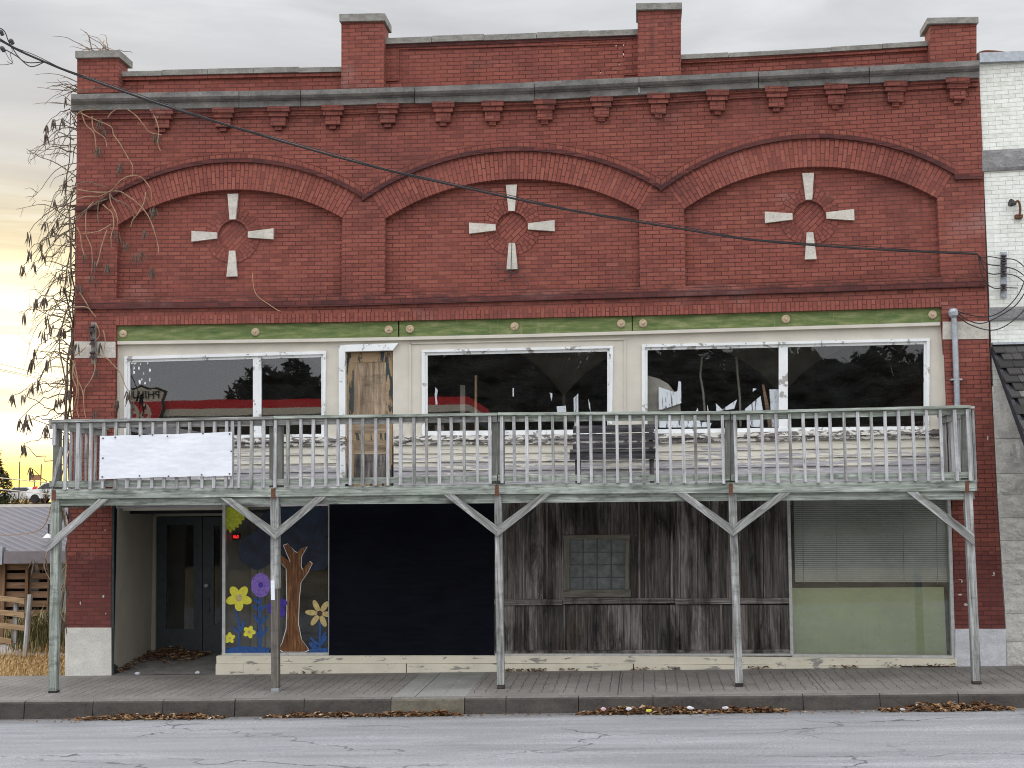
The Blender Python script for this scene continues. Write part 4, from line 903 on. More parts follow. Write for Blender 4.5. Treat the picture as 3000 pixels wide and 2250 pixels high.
# ================================================================== street
ZR0 = lambda x: .0138*x*.95-.245+(.03 if x > -4 else 0)
KERB = -2.5
def roadz(x, y):
    e = .0175*x-.262
    return e + (KERB-.16-y)*.013 - max(0, (-9-y))*.012
g = G('old_asphalt'); P = g.pos(); f1 = g.noise(P, 42, 6, .8); f2 = g.noise(g.map(P, (.25, 2.2, 1)), 1.2, 5, .6, .3); f3 = g.noise(P, .5, 4)
c = g.ramp(f1, [(.28, (.105, .106, .109)), (.5, (.285, .289, .298)), (.72, (.52, .524, .535))])
c = g.mix(g.ramp(f2, [(.32, .55), (.6, 0)]), c, (.13, .135, .145)); c = g.mix(g.ramp(f3, [(.5, 0), (.7, .35)]), c, (.27, .268, .265))
dn = g.n('ShaderNodeTexNoise'); g.set(dn.inputs['Vector'], P); dn.inputs['Scale'].default_value = 1.4; dn.inputs['Detail'].default_value = 6
va = g.n('ShaderNodeVectorMath', operation='MULTIPLY_ADD'); g.set(va.inputs[0], dn.outputs['Color']); va.inputs[1].default_value = (.9, .9, 0); g.set(va.inputs[2], g.map(P, (.42, .8, 0)))
vo = g.n('ShaderNodeTexVoronoi', feature='DISTANCE_TO_EDGE'); g.set(vo.inputs['Vector'], va.outputs[0]); vo.inputs['Scale'].default_value = .62
cr = g.math('MULTIPLY', g.ramp(vo.outputs['Distance'], [(.003, 1), (.009, 0)]), g.ramp(g.noise(g.map(P, (1, 1, 1), (9, 1, 0)), .45, 4), [(.46, 0), (.56, 1)]))
c = g.mix(g.math('MULTIPLY', cr, .8), c, (.035, .035, .038)); Xr, Yr, Zr = g.sep(P); gd = g.math('ADD', Yr, g.math('MULTIPLY', g.math('SUBTRACT', g.noise(g.map(P, (.7, 2, 1)), 1.6, 5, .65), .5), .55)); c = g.mix(g.ramp(g.math('ADD', gd, 3.1), [(.05, 0), (.5, .75)]), c, (.10, .092, .082))
pat = g.ramp(g.noise(g.map(P, (.16, .9, 1), (5, 2, 0)), 1.0, 3, .5), [(.44, 0), (.5, 1), (.56, 1), (.62, 0)]); c = g.mix(g.math('MULTIPLY', pat, .22), c, (.10, .10, .103)); g.bump(g.math('SUBTRACT', f1, g.math('MULTIPLY', cr, 2)), .5, .01); M_ROAD = g.fin(c, .85, .3)
def walk(name, base, pitch, groove):
    g = G(name); P = g.pos(); X, Y, Z = g.sep(P); wv = g.noise(g.map(P, (1.5, 5, 0)), 1.3, 4, .6)
    t = g.math('ADD', X, g.math('MULTIPLY', wv, .10)); fr = g.math('ABSOLUTE', g.math('SUBTRACT', g.math('FRACT', g.math('MULTIPLY', t, 1/pitch)), .5))
    ln = g.math('GREATER_THAN', fr, .5-.011/pitch*.5)
    msk = g.math('MULTIPLY', g.math('LESS_THAN', Y, -.32), g.math('GREATER_THAN', Y, -2.16))
    fq = g.math('ABSOLUTE', g.math('SUBTRACT', g.math('FRACT', g.math('MULTIPLY', g.math('ADD', X, .4), 1/2.78)), .5)); slab = g.math('GREATER_THAN', fq, .4973)
    bl = g.math('MULTIPLY', g.math('LESS_THAN', g.math('ABSOLUTE', g.math('ADD', Y, .32)), .01), .5)
    k = g.math('MAXIMUM', g.math('MAXIMUM', g.math('MULTIPLY', g.math('MULTIPLY', ln, msk), groove), g.math('MULTIPLY', slab, .9)), bl)
    n1 = g.noise(P, 24, 5, .7); n2 = g.noise(P, 1.1, 5, .6); c = g.ramp(n1, [(.3, tuple(x*.72 for x in base)), (.7, tuple(x*1.3 for x in base))])
    c = g.mix(g.ramp(n2, [(.42, .5), (.62, 0)]), c, tuple(x*.55 for x in base)); c = g.mix(g.math('MULTIPLY', k, .85), c, (.03, .028, .026))
    g.bump(g.math('SUBTRACT', g.math('MULTIPLY', n1, .3), k), .6, .012); return g.fin(c, .9, .2)
M_WALK = walk('ribbed_concrete', (.215, .199, .18), .157, .9); M_PATCH = walk('patched_concrete', (.26, .26, .238), .46, .45)
def sheet(name, mats, segs, ys, zf, k='structure'):
    m = MB()
    for (x0, x1, n, mi) in segs:
        for i in range(n):
            a, b = x0+(x1-x0)*i/n, x0+(x1-x0)*(i+1)/n
            for y0, y1 in zip(ys, ys[1:]): m.face([Vector((a, y0, zf(a, y0))), Vector((b, y0, zf(b, y0))), Vector((b, y1, zf(b, y1))), Vector((a, y1, zf(a, y1)))], None, mi)
    return kind(m.build(name, mats, None, normals=False), k)
XP0, XP1 = px(1147, 2048, -2.5).x, px(1361, 2045, -2.5).x
sheet('sidewalk', [M_WALK, M_PATCH], ((-60, XP0, 12, 0), (XP0, XP1, 2, 1), (XP1, 40, 12, 0)), [-2.44, -1.2, .05], gz)
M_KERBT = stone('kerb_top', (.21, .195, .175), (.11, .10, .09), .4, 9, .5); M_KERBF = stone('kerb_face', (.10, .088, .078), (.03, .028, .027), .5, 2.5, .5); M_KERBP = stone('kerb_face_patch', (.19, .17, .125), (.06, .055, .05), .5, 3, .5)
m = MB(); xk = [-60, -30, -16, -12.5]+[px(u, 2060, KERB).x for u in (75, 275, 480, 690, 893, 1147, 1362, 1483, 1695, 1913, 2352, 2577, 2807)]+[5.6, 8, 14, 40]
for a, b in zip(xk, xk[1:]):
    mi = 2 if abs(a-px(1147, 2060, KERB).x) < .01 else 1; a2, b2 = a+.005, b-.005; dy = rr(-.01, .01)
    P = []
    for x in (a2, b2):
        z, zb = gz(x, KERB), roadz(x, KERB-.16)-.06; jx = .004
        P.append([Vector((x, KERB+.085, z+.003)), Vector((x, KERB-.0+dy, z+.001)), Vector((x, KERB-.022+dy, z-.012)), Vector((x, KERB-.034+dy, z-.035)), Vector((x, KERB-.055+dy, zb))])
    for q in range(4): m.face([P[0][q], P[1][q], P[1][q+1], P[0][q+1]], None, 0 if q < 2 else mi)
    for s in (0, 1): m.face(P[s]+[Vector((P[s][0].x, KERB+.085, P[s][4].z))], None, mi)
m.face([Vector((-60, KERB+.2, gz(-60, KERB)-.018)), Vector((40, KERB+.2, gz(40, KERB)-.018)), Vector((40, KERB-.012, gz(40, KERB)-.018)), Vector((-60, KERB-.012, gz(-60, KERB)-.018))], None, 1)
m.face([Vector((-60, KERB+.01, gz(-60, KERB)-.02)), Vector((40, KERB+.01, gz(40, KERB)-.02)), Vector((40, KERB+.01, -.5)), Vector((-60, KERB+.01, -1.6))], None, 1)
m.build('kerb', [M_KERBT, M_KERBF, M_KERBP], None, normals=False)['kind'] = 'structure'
sheet('road', [M_ROAD], ((-90, 90, 30, 0), ), [-16, -13, -9, -6, -4, -2.4], roadz)
g = G('dry_ground'); n_ = g.noise(g.pos(), 1.5, 6, .7); M_GRND = g.fin(g.ramp(n_, [(.3, (.12, .095, .05)), (.5, (.20, .155, .08)), (.7, (.26, .21, .12))]), .95, .1)
M_LANE = plain('pale_gravel_lane', (.36, .35, .34), .95, .25, 9)
# ground: yard beside the building, lane, and a low rise that carries the far street
def grz(x, y):
    if y < -15.9: return -.75-.0*y
    base = -.16+.0138*max(-14, min(6, x))*.6
    h = 0
    if y > 12: h = min(1, (y-12)/60)**1.4*3.8
    return base+h
m = MB(); yy = [-300, -60, -15.9]; 
sheet('ground', [M_GRND], ((-700, 700, 14, 0), ), [-900, -200, -40, -16.2, -15.95], lambda x, y: -.62)
xs_ = [-700, -200, -80, -40, -30, -24, -18, -14, -12, -9.31]; ys_ = [.05, 2, 4, 8, 12, 20, 30, 40, 55, 72, 90, 200, 900]
m = MB()
for a, b in zip(xs_, xs_[1:]):
    for y0, y1 in zip(ys_, ys_[1:]): m.face([Vector((a, y0, grz(a, y0))), Vector((b, y0, grz(b, y0))), Vector((b, y1, grz(b, y1))), Vector((a, y1, grz(a, y1)))])
for y0, y1 in ((18, 40), (40, 72), (72, 900)): m.face([Vector((-9.31, y0, grz(-9.31, y0))), Vector((700, y0, grz(6, y0))), Vector((700, y1, grz(6, y1))), Vector((-9.31, y1, grz(-9.31, y1)))])
kind(m.build('yard_ground', M_GRND, None, normals=False), 'structure')
m = MB(); m.face([Vector((-60, 4.3, grz(-20, 4)+.012)), Vector((-9.4, 3.9, grz(-9.4, 4)+.012)), Vector((-9.4, 6.0, grz(-9.4, 4)+.012)), Vector((-60, 6.2, grz(-20, 4)+.012))]); kind(m.build('gravel_path', M_LANE, None, normals=False), 'structure')

# ================================================================== loose leaves
g = G('dead_leaf'); M_LEAF = g.fin(g.ramp(g.isl(), [(0, (.055, .028, .016)), (.35, (.13, .065, .032)), (.65, (.21, .115, .055)), (.9, (.32, .21, .11)), (1, (.5, .46, .4))]), .85, .2)
def leaf(m, c, s, a, tilt):
    d = Vector((math.cos(a), math.sin(a), tilt)).normalized(); n = d.cross(Vector((rr(-.5, .5), rr(-.5, .5), 1))).normalized(); up = n.cross(d)
    w_ = s*rr(.2, .42); k = s*rr(.05, .25)
    m.face([c-d*s*.5, c+n*w_*.6-d*s*.1+up*k, c+d*s*.5+up*k*.3, c-n*w_*.6+d*s*.05+up*k*.6])
def pile(label, u0, u1, prof, n, surf, yr, hmax, s=(.05, .11)):
    m = MB()
    for _ in range(n):
        t = rr(0, 1)**1; h = prof(t)
        if rr(0, 1) > .25+.75*h: continue
        x = px(u0+(u1-u0)*t, 2085, KERB-.2).x; y = RND.triangular(yr[0], yr[1], yr[2]); q = 1-abs(y-yr[2])/max(yr[2]-yr[0], yr[1]-yr[2])
        leaf(m, Vector((x, y, surf(x, y)+.006+rr(0, 1)*hmax*h*max(.1, q))), rr(*s), rr(0, 6.3), rr(-.35, .45))
    o = m.build('leaf_litter', M_LEAF, None, normals=False); kind(o, 'stuff'); return o
tri = lambda t: max(0, min(1, 3*min(t, 1-t)+.05))*(.45+.75*abs(mnoise.noise(Vector((t*7, 3.3, 1)))*1.6))
for u0, u1, n, h, ww in ((215, 660, 1500, .085, .17), (770, 1075, 800, .07, .13), (1060, 1352, 900, .075, .13), (1690, 2085, 1500, .12, .19), (2060, 2310, 800, .08, .15), (2580, 2975, 1700, .13, .2)):
    pile('', u0, u1, tri, n, roadz, (KERB-.05-ww*1.5, KERB-.06, KERB-.1), h*.85, (.05, .13))
pile('', 40, 2980, lambda t: .12+.5*max(0, mnoise.noise(Vector((t*14, 0, 5)))), 1300, roadz, (KERB-.5, KERB-.06, KERB-.09), .01, (.03, .07))
m = MB()
for _ in range(650):
    t = rr(0, 1); u = 455+t*150; h = max(.1, 1-abs(t-.3)*1.5); y = 1.5-abs(RND.gauss(0, .28)); x = px(u, 1900, 1.3).x
    fl = zf0+(zf1-zf0)*max(0, y)/YB
    leaf(m, Vector((x-(1.5-y)*.25, y, fl+.01+rr(0, .13)*h*max(.15, 1-(1.5-y)))), rr(.05, .12), rr(0, 6.3), rr(-.3, .5))
for _ in range(160): 
    y = rr(.05, 1.5); x = px(333+112*y/1.62, 1950, y).x+abs(RND.gauss(0, .1)); leaf(m, Vector((x, y, zf0+(zf1-zf0)*y/YB+.012+rr(0, .05))), rr(.05, .11), rr(0, 6.3), rr(-.3, .4))
kind(m.build('leaf_litter', M_LEAF, None, normals=False), 'stuff')
m = MB()
for u0, u1, n in ((1475, 1600, 90), (1640, 1700, 25), (2190, 2260, 40), (2430, 2520, 40), (2600, 2800, 70), (850, 960, 25), (1840, 1990, 40)):
    for _ in range(n):
        x = px(rr(u0, u1), 1960, -.1).x; y = -.085-abs(RND.gauss(0, .03)); leaf(m, Vector((x, y, gz(x, y)+.008+rr(0, .04))), rr(.03, .08), rr(0, 6.3), rr(-.2, .6))
kind(m.build('leaf_litter', M_LEAF, None, normals=False), 'stuff')
M_PAPER = plain('crumpled_paper', (.55, .56, .6), .7, .1, 20); M_YELW = plain('yellow_wrapper', (.62, .58, .08), .5, .2, 20); M_PINK = plain('pink_wrapper', (.6, .38, .42), .5, .2, 20)
for (u, v, s, mt, lb) in ((2022, 2060, .05, M_PAPER, 'crumpled white paper cup on top of the leaf heap'), (1842, 2069, .045, M_PAPER, 'scrap of white paper lying flat in the leaf heap'), (1900, 2086, .05, M_YELW, 'yellow wrapper at the foot of the kerbside leaves'), (1768, 2067, .045, M_PINK, 'pink wrapper among the kerbside leaves'), (2125, 2073, .045, M_PAPER, 'torn pale wrapper at the thin end of the leaf heap'), (2645, 2083, .045, M_PAPER, 'small white scrap in front of the heap below the far post'), (403, 1976, .05, M_PAPER, 'thin white strip of litter on the recess threshold'), (578, 1974, .05, M_PAPER, 'short white stick of litter on the recess threshold')):
    m = MB(); yq = (KERB-.24) if v > 2000 else .02; c = px(u, v, yq); c.z = min(c.z, roadz(c.x, yq)+.055) if v > 2000 else c.z; pts = []
    for k in range(7): pts.append(c+Vector((s*math.cos(k*.9)*rr(.6, 1.1), .4*s*math.sin(k*.9), s*.5*math.sin(k*.9)*rr(.5, 1.2)+.02)))
    for k in range(7): m.face([c+Vector((0, -.02, .03)), pts[k], pts[(k+1) % 7]])
    tag(m.build('paper_scrap', mt, None, normals=False), lb, 'litter', 'litter in the gutter and doorway')

# ================================================================== wires and fittings
def curve(pts, n=8):
    pts = [Vector(p) for p in pts]; out = []
    for k in range(len(pts)-1):
        p0, p1, p2, p3 = pts[max(k-1, 0)], pts[k], pts[k+1], pts[min(k+2, len(pts)-1)]
        for q in range(n):
            t = q/n; out.append(.5*((2*p1)+(-p0+p2)*t+(2*p0-5*p1+4*p2-p3)*t*t+(-p0+3*p1-3*p2+p3)*t**3))
    return out+[pts[-1]]
def yw(u): return -3.2+(u+10)/2870*3.05
cab = [(-60, 95), (0, 118), (60, 150), (131, 181), (226, 219), (475, 307), (723, 384), (1000, 463), (1167, 506), (1479, 576), (1705, 622), (2000, 671), (2208, 703), (2497, 726), (2700, 737), (2862, 744)]
m = MB(); P = curve([px(u, v, yw(u)) for u, v in cab], 6); m.tube(P, .016, 6)
m.tube([p+Vector((.0, -.012, .022+.012*math.sin(k*.5))) for k, p in enumerate(P) if p.x > -9.7], .006, 5)
CBL = thing('service_cable', px(1500, 580, yw(1500)), 'twisted black overhead cable slanting down across the three brick arches', 'cable')
m.build('bundle', M_BLACK, CBL)
for q in (((131, 181), (90, 195), (50, 165), (5, 140), (-40, 120)), ((131, 181), (70, 180), (30, 130), (15, 95), (0, 83), (-30, 82)), ((10, 140), (25, 170), (35, 185), (5, 190), (-20, 185)), ((30, 130), (36, 150), (30, 160), (38, 187), (20, 180))):
    m = MB(); m.tube(curve([px(u, v, yw(u)) for u, v in q], 6), .008 if q[0][0] > 100 else .004, 5); m.build('loose_strand', M_BLACK, CBL)
for u, v in ((4, 96), (34, 122), (8, 144)):
    m = MB(); m.lathe(px(u, v, yw(u)), [(.008, -.05), (.03, -.03), (.034, 0), (.02, .02), (.03, .035), (.008, .05)], (.5, 0, -.8), 8); m.build('connector', M_IRON, CBL)
# racks of spool insulators
M_SPOOL = plain('brown_glazed_spool', (.045, .025, .028), .3, .3, 20, .5)
def rack(u0, u1, v0, v1, spools, lb, y, mt):
    t = thing('insulator_rack', px((u0+u1)/2, (v0+v1)/2, y), lb, 'insulator rack', 'insulator racks for overhead wires'); m = MB(); m.board([(u0, v0), (u1, v0), (u1, v1), (u0, v1)], y, y+.03)
    for v in (v0+6, v1-6): m.disc(px((u0+u1)/2, v, y-.012), .02, y, 8)
    m.build('back_bar', mt, t); uc = (u0+u1)/2-(4 if u0 < 1000 else 0)
    for v in spools:
        m = MB(); m.lathe(px(uc, v, y-.07), [(.012, -.055), (.045, -.05), (.045, -.028), (.026, -.012), (.026, .012), (.045, .028), (.045, .05), (.012, .055)], (0, 0, 1), 10); m.build('spool', M_SPOOL, t)
        m = MB(); m.bar(px(uc, v-11, y-.08), px(uc, v-11, y+.0), .02, .008); m.bar(px(uc, v+11, y-.08), px(uc, v+11, y), .02, .008); m.build('bracket', mt, t)
rack(267, 281, 944, 1067, (964, 1002, 1040), 'rusty insulator rack with three spools on the brick corner pier', -.05, plain('rusty_grey_steel', (.22, .20, .18), .7, .4, 30))
rack(2931, 2950, 738, 872, (757, 779, 801, 843), 'insulator rack with four dark spools on the white brick wall', -.0, M_GALV)
# weatherhead conduit and drop wires
CO = thing('service_mast', px(2797, 1100, -.06), 'grey steel conduit with weatherhead on the brick pier beside the cream frame', 'conduit')
m = MB(); m.tube([px(2795, 925, -.06), px(2805, 1186, -.06), px(2809, 1420, -.06)], .045, 12); m.build('pipe', M_GALV, CO, smooth=False)
m = MB(); m.lathe(px(2793, 918, -.08), [(.05, -.06), (.075, -.03), (.075, .03), (.055, .065), (.02, .08)], (-.1, -.1, 1), 12); m.build('weatherhead', M_GALV, CO)
m = MB(); c = px(2801, 1112, -.06); m.box((c.x-.085, -.09, c.z-.012), (c.x+.085, -.0, c.z+.012)); m.build('pipe_clamp', M_GALV, CO)
DW = thing('drop_wires', px(2920, 900, -.1), 'black wires looping between the weatherhead and the insulator rack', 'wires')
for q in (((2805, 912), (2850, 925), (2900, 927), (2945, 905), (2985, 860), (3010, 800)), ((2806, 918), (2840, 940), (2880, 947), (2930, 925), (2980, 890), (3012, 840)), ((2803, 925), (2840, 950), (2895, 967), (2940, 958), (2990, 920), (3020, 880)), ((2862, 744), (2878, 755), (2900, 752), (2932, 757), (2975, 762), (3010, 790)), ((2864, 746), (2880, 765), (2898, 775), (2935, 780), (2975, 790), (3010, 815)), ((2866, 748), (2885, 790), (2905, 803), (2935, 802), (2975, 808), (3012, 835)), ((2866, 750), (2875, 800), (2890, 830), (2915, 845), (2940, 843), (2982, 844))):
    m = MB(); m.tube(curve([px(u, v, -.11) for u, v in q], 6), .0085, 5); m.build('wire', M_BLACK, DW)
LW = thing('loose_wire', px(1500, 800, .0), 'thin rusty wire dangling in a loop below the centre stone cross', 'wire')
m = MB(); m.tube(curve([px(u, v, .03) for u, v in ((1500, 700), (1498, 760), (1497, 795), (1500, 825), (1510, 848), (1535, 853), (1550, 840), (1540, 820), (1510, 802), (1480, 792), (1455, 785), (1450, 775), (1465, 772))], 5), .006, 5); m.tube(curve([px(u, v, .04) for u, v in ((1461, 820), (1475, 822), (1490, 812), (1510, 795), (1524, 788), (1515, 782))], 5), .007, 5); m.build('strand', M_IRON, LW)
SWR = thing('hanging_wire', px(780, 880, -.06), 'pale stray wire hanging down the brick below the first arch', 'wire')
m = MB(); m.tube(curve([px(u, v, -.03 if v < 880 else -.07) for u, v in ((740, 800), (743, 840), (755, 868), (785, 890), (812, 908), (822, 912))], 5), .005, 4); m.build('strand', M_RAIL, SWR)

# ================================================================== white building next door
NB = thing('white_brick_building', (6.5, .2, 0), 'white painted brick building with rock faced stone and a shingled awning', 'building')
XB = 5.345; YN = .03
m = MB(); m.board3([Vector((XB, YN, px(2890, 181, YN).z)), Vector((13, YN, px(2890, 181, YN).z)), Vector((13, YN, -.1)), Vector((XB, YN, -.1))], .4)
m.build('brick_wall', M_WBRICK, NB)
m = MB(); m.board3([Vector((XB+.01, YN+.4, 8.7)), Vector((13, YN+.4, 8.7)), Vector((13, YN+.4, -.1)), Vector((XB+.01, YN+.4, -.1))], 16); m.build('building_body', M_WBRICK, NB)
zt = px(2890, 154, -.05).z; zb_ = px(2890, 182, -.05).z
m = MB(); m.board3([Vector((XB-.005, -.06, zt)), Vector((13, -.06, zt)), Vector((13, -.06, zb_)), Vector((XB-.005, -.06, zb_))], .5, 'h'); m.build('roof_flashing', M_GALV, NB)
m = MB(); m.tube(curve([Vector((XB, .3, zt+.02)), Vector((XB+.15, .3, zt+.13)), Vector((XB+.5, .3, zt+.09)), Vector((XB+.62, .3, zt+.01))], 5), .03, 6); m.build('roof_strap', M_RUSTM, NB)
def rock(name, q, y, mt, nx=18, ny=6, amp=.05):
    m = MB(); P = [px(*p, y) for p in q]; G_ = []
    for j in range(ny+1):
        row = []
        for i in range(nx+1):
            s, t = i/nx, j/ny; p = P[0].lerp(P[1], s).lerp(P[3].lerp(P[2], s), t); e = min(1, 5*min(s, 1-s, t*.6, (1-t)*.6))
            p.y = y-.005-e*amp*(.5+abs(mnoise.noise(Vector((p.x*5, p.z*5, y)))*1.3)+.4*mnoise.noise(Vector((p.x*17, p.z*17, 3)))); row.append(p)
        G_.append(row)
    for j in range(ny):
        for i in range(nx): m.face([G_[j][i], G_[j][i+1], G_[j+1][i+1], G_[j+1][i]])
    ed = G_[0]+[r_[-1] for r_ in G_[1:]]+G_[-1][-2::-1]+[r_[0] for r_ in G_[-2:0:-1]]
    for a, b in zip(ed, ed[1:]+ed[:1]): m.face([a, b, Vector((b.x, YN+.01, b.z)), Vector((a.x, YN+.01, a.z))])
    return m.build(name, mt, NB, normals=False)
rock('stone_band', ((2877, 441), (4250, 369), (4250, 434), (2878, 502)), .0, M_RUSTG, 110, 8, .09)
rock('stone_band', ((2897, 901), (4250, 860), (4250, 897), (2898, 939)), .0, M_RUSTG, 110, 6, .05)
vs = [1130, 1285, 1387, 1450, 1517, 1583, 1650, 1714, 1798, 1880, 1958]
for k in range(len(vs)-1):
    v0, v1 = vs[k], vs[k+1]; s0, s1 = eR(v0)+2.5, eR(v1)+2.5
    rock('rusticated_block', ((s0, v0+.8), (s0+260, v0-1), (s1+260, v1-2), (s1, v1-.4)), -.0, M_RUST, 26, 7, .05)
m = MB(); m.board([(2988, 230), (3150, 222), (3150, 440), (2990, 440)], YN-.002, YN+.02); m.build('recessed_panel', M_WBRICK, NB)
# shingled awning
X0 = XB+.02; zA = px(2893, 1011, 0).z; pe = px(2998, 1356, -1.95); zE = pe.z
g = G('old_shingle'); M_SHG = g.fin(g.mix(g.noise(g.map(g.pos(), (20, 20, 20)), 1, 4), g.ramp(g.isl(), [(0, (.025, .024, .024)), (.5, (.06, .056, .054)), (.93, (.11, .105, .10)), (1, (.3, .29, .27))]), (.04, .038, .036)), .9, .2)
m = MB(); nr = 15
for k in range(nr):
    t0, t1 = k/nr, (k+1.25)/nr; y0, z0 = -1.95*t0, zA+(zE-zA)*t0; y1, z1 = -1.95*t1, zA+(zE-zA)*t1; x = X0-.02+(.09 if k % 2 else 0)
    while x < 9:
        w_ = rr(.14, .22); jt = rr(-.012, .012); th = .022
        P = [Vector((x, y0+.02, z0+.004)), Vector((x+w_-.008, y0+.02, z0+.004)), Vector((x+w_-.008, y1-.0+jt, z1+.03)), Vector((x, y1+jt, z1+.03))]; D = Vector((0, .0, -th))
        m.face(P); m.face([P[3], P[2], P[2]+D, P[3]+D]); m.face([P[0], P[3], P[3]+D, P[0]+D]); x += w_
aw = m.build('awning', M_SHG, NB, normals=False)
M_FASC = plain('dark_fascia', (.035, .036, .042), .7, .3, 8)
m = MB(); a, b = Vector((X0-.03, .02, zA-.02)), Vector((X0-.03, -1.98, zE-.03)); dn_ = Vector((0, 0, -.13))
for dx in (0, .05): pass
q = [a, b, b+dn_*1.6, a+dn_]; i0 = len(m.v)
m.face(q); m.face([p+Vector((.05, 0, 0)) for p in q]); 
for k in range(4): m.face([q[k], q[(k+1) % 4], q[(k+1) % 4]+Vector((.05, 0, 0)), q[k]+Vector((.05, 0, 0))])
m.build('rake_board', M_FASC, aw)
m = MB(); m.box((X0, -1.98, zE-.24), (9, -1.93, zE+.0)); m.build('fascia', M_FASC, aw)
m = MB(); m.box((X0-.02, -.05, zA), (9, .03, zA+.035)); m.build('flashing', M_GALV, aw)
m = MB(); q = [Vector((X0+.02, .0, zA-.06)), Vector((9, .0, zA-.06)), Vector((9, -1.92, zE-.06)), Vector((X0+.02, -1.92, zE-.06))]; m.face(q); m.build('soffit', M_FASC, aw, normals=False)
GL = thing('gooseneck_lamp', px(2983, 636, -.05), 'small rusty gooseneck lamp on the white brick wall', 'lamp')
m = MB(); m.board([(2976, 628), (2997, 628), (2997, 638), (2976, 638)], -.05, .03); m.build('base', M_RUSTM, GL)
m = MB(); m.tube(curve([px(u, v, -.05) for u, v in ((2987, 630), (2989, 612), (2986, 594), (2980, 589), (2974, 596))], 6), .018, 8); m.build('arm', M_RUSTM, GL)
m = MB(); m.lathe(px(2976, 598, -.05), [(.02, 0), (.055, .06), (.06, .1), (.05, .1)], (-1, -.3, .25), 12); m.build('shade', M_IRON, GL)

# ================================================================== dried vine with seed pods
M_STEM = plain('grey_vine_stem', (.155, .118, .085), .9, .4, 12); M_STEMT = plain('tan_vine_stem', (.33, .22, .135), .9, .35, 12); M_POD = plain('dry_seed_pod', (.115, .09, .07), .9, .45, 25)
VI = thing('dry_vine', (-9.35, .2, 0), 'leafless vine with hanging brown seed pods climbing the brick corner', 'vine')
sm, tm, pm = MB(), MB(), MB()
def pod(c, n=5, L=.16):
    pm = MB()
    for _ in range(n):
        d = Vector((rr(-.35, .35), rr(-.3, .3), -1)).normalized(); l = L*rr(.7, 1.25); s = c+Vector((rr(-.03, .03), rr(-.03, .03), rr(-.02, .03))); r_ = rr(.008, .014)
        pm.lathe(s, [(.003, 0), (r_, l*.3), (r_*.9, l*.65), (.002, l)], d, 5)
    pm.build('seed_pods', M_POD, VI)
def c1(x, y): return (x/2.552, 250+y/2.552)
def c2(x, y): return (x/3.0175, 850+y/3.0175)
VP1 = [(345, 360), (345, 300), (400, 255), (470, 250), (490, 105), (495, 700), (480, 730), (405, 860), (335, 1025), (400, 1065), (425, 1005), (355, 1135), (215, 1105), (220, 1235), (335, 1262), (310, 1180), (175, 1350), (245, 1330), (455, 1405), (505, 1420), (465, 1505), (262, 1605), (335, 1585)]
VP2 = [(320, 95), (400, 75), (208, 210), (418, 235), (452, 305), (385, 370), (540, 335), (560, 350), (295, 535), (430, 625), (270, 650), (285, 610), (630, 505), (345, 800), (278, 840), (115, 930), (210, 920), (600, 870), (590, 890), (560, 955), (510, 960), (170, 1145), (215, 1160), (245, 1105), (240, 1165), (395, 1205), (415, 1215), (205, 1360), (215, 1375), (270, 1570)]
anchors = []
for (x, y) in VP1: anchors.append(c1(x, y))
for (x, y) in VP2: anchors.append(c2(x, y))
def jit(p, a): return p+Vector((rr(-a, a), rr(-a, a), rr(-a, a)))
def arcstem(m_, p, q, sag, r0, r1, n=7, wob=.04):
    mid = (p+q)/2+Vector((rr(-.1, .1), rr(-.1, .1), sag)); m_.tube([p.lerp(mid, t).lerp(mid.lerp(q, t), t)+Vector((rr(-wob, wob), rr(-wob, wob), rr(-wob, wob)))*math.sin(math.pi*t)*.6 for t in [k/n for k in range(n+1)]], r0, 4, taper=r1)
for (u, v) in anchors:
    y = rr(-.15, .5); e = px(u, v, y); r0 = Vector((-9.33+rr(-.08, .03), rr(.1, .6), e.z+rr(-.5, .75)))
    r0.z = min(r0.z, 9.4); arcstem(sm, r0, e, rr(-.1, .65), .012, .005, 10, .09); pod(e, RND.randint(4, 7), .2)
# trunk strands up the corner
for k in range(7):
    x0 = -9.36-rr(0, .12); m_ = sm; z0 = rr(-.1, 3.0); z1 = rr(7, 9.2)
    m_.tube([Vector((x0+.07*math.sin(z*2.1+k*2)-.03*math.sin(z*5+k), .15+.12*k*.5+.05*math.cos(z*3+k), z)) for z in [z0+(z1-z0)*q/26 for q in range(27)]], rr(.012, .024), 5, taper=.008)
for _ in range(64):
    z = RND.choice((rr(4.6, 9.2), rr(5.0, 8.6))); p = Vector((-9.36+rr(-.12, .02), rr(0, .9), z)); L = rr(.35, 1.0); up = rr(-.25, .45); pts = []
    dr = rr(.3, 1.1); ph = rr(0, 6)
    for k in range(10):
        t = k/9; pts.append(p+Vector((-L*(t**.85)+.05*math.sin(5*t+ph), rr(-.02, .02)+.25*math.sin(ph)*t, up*t*L*2-dr*t*t*L+.04*math.sin(7*t+ph*2))))
    sm.tube(pts, rr(.007, .012), 4, taper=.003)
    for k in range(RND.randint(1, 4)):
        b = pts[RND.randint(2, 8)]; a = rr(0, 6.3); l = rr(.1, .4); arcstem(sm, b, b+Vector((-l*abs(math.cos(a))*rr(-.3, 1), l*.4*math.sin(a), l*math.sin(a))), rr(-.03, .08), .005, .0025, 5, .03)
